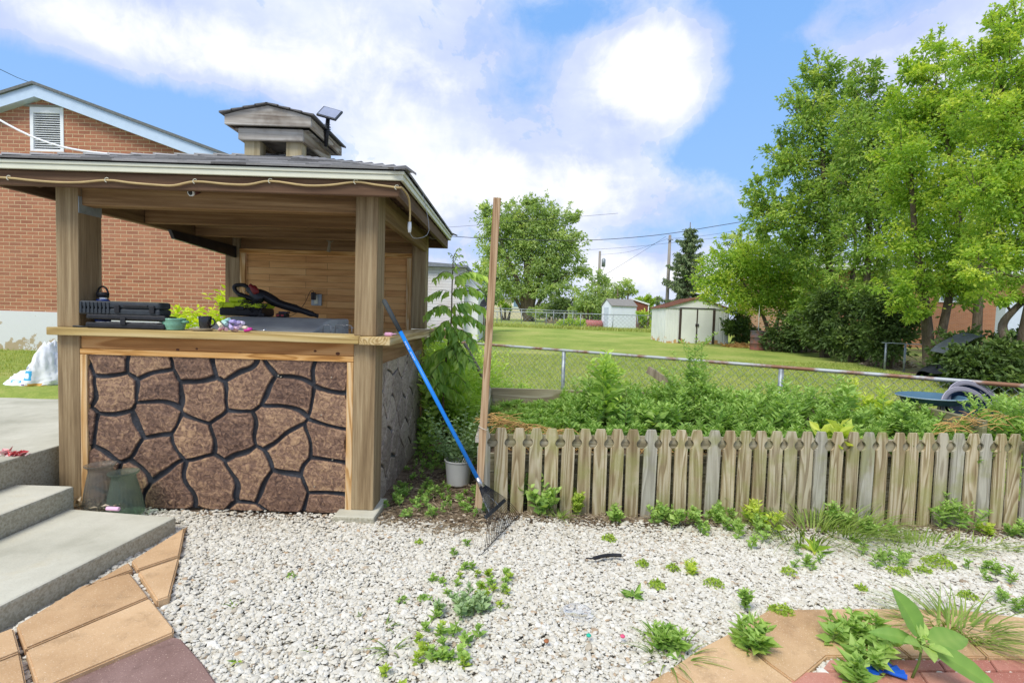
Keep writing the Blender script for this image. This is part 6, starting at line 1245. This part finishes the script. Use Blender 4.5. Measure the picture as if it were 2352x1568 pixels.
def tuft(r,n,h,sx=1.,dirx=0.):
    def f(L_,b,base):
        a=rng.uniform(0,6.28,n); q=rng.random(n)**.5*r*.35; c=np.stack([base.x+q*np.cos(a)*sx,base.y+q*np.sin(a),np.full(n,base.z)],1); D=np.stack([np.cos(a)*.7+dirx,np.sin(a)*.7,rng.uniform(.5,1.6,n)],1); L_.blade(c,D,rng.uniform(.5,1.1,n)*h,.010,.9,rng.beta(2.5,2,n),4)
    return f
def bushy(k,h,size,spread=.06,br=2,W=.55,nodes=7,droop=.2):
    return multi(k,h,nodes,size,W,.3,br,spread,droop=droop)
W_=[ # px,py, kind, builder, mat, label
 (1232,1172,bushy(11,.26,.055,.07,2,.8),LWEED,'round leaved weed clump growing up the third and fourth pickets'),
 (1325,1180,bushy(4,.20,.028,.015,4,.8,12),LLIME,'narrow light green weed climbing between the sixth and seventh pickets'),
 (1285,1190,tuft(.12,30,.13,1.,0),LCRAB,'arching grass tuft at the fence foot right of the round leaved weed'),
 (1412,1200,bushy(4,.13,.035,.03,2,.7),LWEED,'small weed at the picket foot above the lime clover patch'),
 (1530,1205,bushy(9,.16,.036,.06,3,.7),LWEED,'bushy weed at the fence foot with pointed top'),
 (1655,1210,bushy(22,.13,.032,.13,3,.7),LWEED,'wide low weed patch hiding the picket feet near the middle'),
 (1740,1212,bushy(6,.20,.048,.05,2,.6),LBRT,'light broad leaved weed at the right end of the low patch'),
 (1860,1225,tuft(.8,260,.36,1.5,0.),LCRAB,'tall arching grass clump in front of the pickets'),
 (1960,1218,tuft(.6,170,.32,1.3,.2),LCRAB,'second arching grass clump, right of the tall one'),
 (1915,1205,bushy(5,.22,.035,.04,3,.7),LWEED,'dark upright weed rising between the two grass clumps'),
 (2010,1230,bushy(6,.12,.032,.05,3,.6),LWEED,'small dark weed right of the grass clumps'),
 (2185,1215,bushy(9,.26,.05,.07,3,.4),LWEED,'lanky weed leaning on the pickets at the right'),
 (2145,1258,tuft(.4,120,.16,2.2,.7),LCRAB,'grass mat trailing right over the gravel'),
 (2270,1252,tuft(.3,60,.12,2.2,.9),LCRAB,'thin grass trailing toward the right edge'),
 (2260,1226,bushy(4,.09,.03,.03,2,.7),LBRT,'tiny light weed at the foot of the last pickets'),
 (2340,1235,bushy(5,.14,.035,.04,2,.6),LWEED,'weed at the right edge by the last picket'),
 (1398,1243,clover(.05,.035,170),LLIME,'lime clover patch in the gravel just below the fence'),
 (1475,1300,clover(.038,.03,130),LLIME,'small lime clover left of the three gravel clumps'),
 (1545,1310,clover(.035,.03,110),LLIME,'lime clover second in the middle row'),
 (1588,1315,bushy(6,.07,.028,.03,1,.35),LBRT,'thin leaved sprout next to the second clover'),
 (1508,1350,clover(.045,.035,160),LLIME,'lime clover right of the dandelion rosette'),
 (1640,1345,clover(.055,.03,150),LLIME,'lime clover left of the upright gravel weed'),
 (1455,1372,rosette(.085,16,.30),LWEED,'dandelion rosette on the open gravel'),
 (1705,1400,bushy(2,.16,.034,.008,3,.6,8),LWEED,'upright slim weed beside the left tip of the buff path'),
 (1795,1412,clover(.065,.05,260),LLIME,'lime clover mound growing on the edge of the buff path'),
 (1960,1205+40,rosette(.07,8,.3),LWEED,'small leaf tuft below the grass clumps'),
 (1870,1270,rosette(.13,12,.28,.9),LBRT,'long leaved weed below the tall grass clump'),
 (1810,1318,clover(.045,.03,120),LLIME,'lime clover below the long leaved weed'),
 (1840,1300,bushy(7,.08,.025,.06,2,.4),LWEED,'dark thin weed above the lime clover'),
 (2035,1290,bushy(11,.11,.03,.08,2,.45),LWEED,'dark spreading weed in the gravel, right half'),
 (2065,1318,clover(.07,.03,200),LLIME,'lime clover right below the dark spreading weed'),
 (2155,1300,clover(.10,.06,420),LLIME,'largest lime clover mound in the gravel'),
 (2120,1315,clover(.05,.03,150),LLIME,'small lime clover touching the largest mound'),
 (1978,1355,clover(.03,.02,80),LLIME,'tiny lime clover above the buff path'),
 (2222,1375,clover(.05,.035,170),LLIME,'lime clover above the right part of the buff path'),
 (2310,1335,bushy(9,.09,.025,.07,2,.5),LWEED,'dark small weed near the right edge'),
 (2345,1405,bushy(7,.08,.028,.05,2,.45),LWEED,'weed at the right edge where the path curves'),
 (1540,1500,bushy(9,.10,.05,.035,2,.34),LWEED,'spiky leaved weed at the left corner of the buff path'),
 (1548,1515,tuft(.2,30,.16,1.5,.2),LCRAB,'crabgrass blades around the spiky leaved weed'),
 (1490,1455,tuft(.08,8,.08,1,0),LCRAB,'few blades of crabgrass left above the spiky weed'),
 (1735,1505,bushy(7,.15,.062,.03,1,.34),LWEED,'loose leaved weed in the joint of the buff path'),
 (2180,1440,tuft(.3,130,.26,2.,-.1),LCRAB,'big crabgrass clump sprawling over the buff path'),
 (2215,1465,tuft(.25,45,.32,1.3,.9),LCRAB,'crabgrass runners reaching right over the path'),
 (1075,1318,bushy(13,.05,.024,.12,1,.6),LWEED,'low spreading weed below the rake, upper one'),
 (1110,1345,bushy(10,.04,.02,.10,1,.6),LLIME,'thin low weed right of the upper spreading weed'),
 (1075,1400,bushy(11,.09,.034,.045,2,.55),LSAGE,'grey green bushy weed in the middle of the gravel'),
 (1098,1370,clover(.018,.02,50),LLIME,'tiny lime sprig above the grey green bushy weed'),
 (1040,1482,bushy(12,.06,.026,.09,1,.6),LWEED,'low weed in the lower gravel, upper of two'),
 (975,1520,bushy(9,.05,.024,.09,1,.6),LLIME,'low weed in the lower gravel, left of the other'),
 (975,1380,clover(.035,.02,70),LWEED,'small dark clover left of the bushy weed'),(925,1385,clover(.03,.02,60),LWEED,'tiny dark clover farther left of the bushy weed'),
 (962,1250,clover(.02,.02,60),LLIME,'tiny lime sprig on gravel right of the concrete pad'),
 (885,1440,tuft(.08,9,.06),LCRAB,'short green blades in the gravel, left of the middle'),(900,1495,tuft(.06,14,.10),LCRAB,'upright blades in the lower middle gravel'),(825,1420,rosette(.03,6,.2),LCRAB,'tiny star shaped sprout in the gravel'),
 (668,1330,clover(.022,.03,26),LWEED,'tiny sprout in the upper left gravel'),(545,1525,rosette(.04,7,.2),LBRT,'star shaped sprout near the red slab'),(538,1395,tuft(.02,4,.06),LCRAB,'two thin blades near the buff slab'),(715,1480+20,tuft(.02,3,.05),LCRAB,'single blade in the lower left gravel'),
 (1155,1530-130,tuft(.03,5,.05),LCRAB,'few blades right of the grey green bushy weed'),
]
for px,py,f,mt_,lab in W_:
    plant('weed',lab,tuple(gp(px,py)),f,mt_,'weed','weeds in the gravel and along the fence')
# the big pigweed over the path
def pig(L_,b,base):
    top=base+Vector((.02,-.02,.17)); b.tube([base,base.lerp(top,.5)+Vector((.01,0,0)),top],[.006,.005,.004],6)
    for (dx,dy,dz),s,w_,t_ in tuple((a_,b_*1.25,c_,d_) for a_,b_,c_,d_ in (((-.45,.25,1.15),.17,.50,.30),((1.,.15,.12),.165,.46,.42),((.85,-.75,-.28),.19,.40,.28),((-.95,.35,.12),.13,.40,.35),((-.3,-.8,.1),.08,.5,.7),((.3,-.9,.25),.07,.5,.75),((-.7,-.3,.3),.08,.45,.55),((.4,.5,.6),.06,.5,.85),((-.1,.2,.9),.05,.5,.9))):
        D=Vector((dx,dy,dz)).normalized(); side=D.cross(Vector((0,-.6,1))).normalized(); nn=side.cross(D); st=top+D*.025; b.tube([top,st],.0025,5,cap=False)
        # one large blade built from a fan of strips with a raised midrib
        V=[];n=9
        for i in range(n+1):
            q=i/n; wd=s*w_*.5*math.sin(math.pi*q**.75)**.85*(1+.05*(i%2)); c=st+D*s*q+nn*(-.10*s*q*q)+Vector((0,0,-.06*s*q*q)); V+= [c-side*wd+nn*wd*.28,c,c+side*wd+nn*wd*.28]
        k=L_.n; L_.V.append(np.array([tuple(v) for v in V])); F=[]
        for i in range(n):
            for a,b2 in ((0,1),(1,2)): F+=[(k+3*i+a,k+3*i+b2,k+3*i+3+b2),(k+3*i+a,k+3*i+3+b2,k+3*i+3+a)]
        L_.F.append(np.array(F)); L_.T.append((np.tile([t_,t_+.16,t_],n+1)+np.repeat(.07*(np.arange(n+1)%2),3)-.05)); L_.n+=len(V)
    for i in range(26):
        a=random.uniform(0,6.28); L_.add(tuple(top+Vector((random.gauss(0,.012),random.gauss(0,.012),random.gauss(-.01,.02)))),(math.cos(a),math.sin(a),.5),random.uniform(.02,.045),.5,random.uniform(.5,1.))
base=gp(2092,1562); plant('pigweed','large leaved pigweed rising above the red brick pavers',tuple(base),pig,LWEED,'weed')
plant('weed','sprawling lobed weed left of the large leaved pigweed',tuple(gp(1985,1500)),bushy(13,.13,.055,.07,2,.55,6,.3),LWEED,'weed'); plant('weed','small weed at the bottom edge left of the blue bow',tuple(gp(1975,1575)),bushy(4,.10,.06,.03,1,.5,5,.3),LWEED,'weed')
# ---- green and brown cover between bar and bed
def side_cover():
    L_=Leaves(); b=MB()
    for i in range(260):
        px=random.uniform(868,1125); py=random.uniform(1010,1190); 
        if px<900 and py<1100: continue
        q=gp(px,py)
        if q.x<-.88 and q.y<5.6 and q.y>3.4: continue
        if (q.x-BK[0])**2+(q.y-BK[1])**2<.025: continue
        if random.random()<.35 and py>1080: continue
        stem_plant(L_,b,q,random.uniform(.03,.10),6,.026,.6,.3,1,1.,.2,random.uniform(.3,.55),sr=.0014)
    b.build('stems',STEM,None,kind='stuff',label='thin stems of the low ground weeds',category='weeds'); L_.build('ground_weeds',LWEED,kind='stuff',label='low green weeds creeping between the bar and the white planter',category='weeds')
    L_=Leaves(); n=2600; px=rng.uniform(868,1140,n); py=rng.uniform(1010,1225,n); C=np.array([tuple(gp(a,b_)) for a,b_ in zip(px,py)]); ok=~((C[:,0]<-.86)&(C[:,1]<5.6)&(C[:,1]>3.42)); C=C[ok]; L_.add(C+[0,0,.006],rng.normal(size=(len(C),3))*[1,1,.12],rng.uniform(.02,.07,len(C)),.16); L_.build('dry_litter',DIRTL,kind='stuff',label='dry leaf litter and straw on the bare soil beside the bar',category='leaf litter')
    # crumbs of soil and litter at the fence foot
    L_=Leaves(); n=2200; t_=rng.uniform(-.1,4.1,n); x=-.1+t_; y=3.53+.065*t_+rng.normal(size=n)*.05; L_.add(np.stack([x,y,terrain(x,y)+.008],1),rng.normal(size=(n,3))*[1,1,.15],rng.uniform(.01,.045,n),.25); L_.build('dry_litter',DIRTL,kind='stuff',label='brown litter along the foot of the picket fence',category='leaf litter')
side_cover()
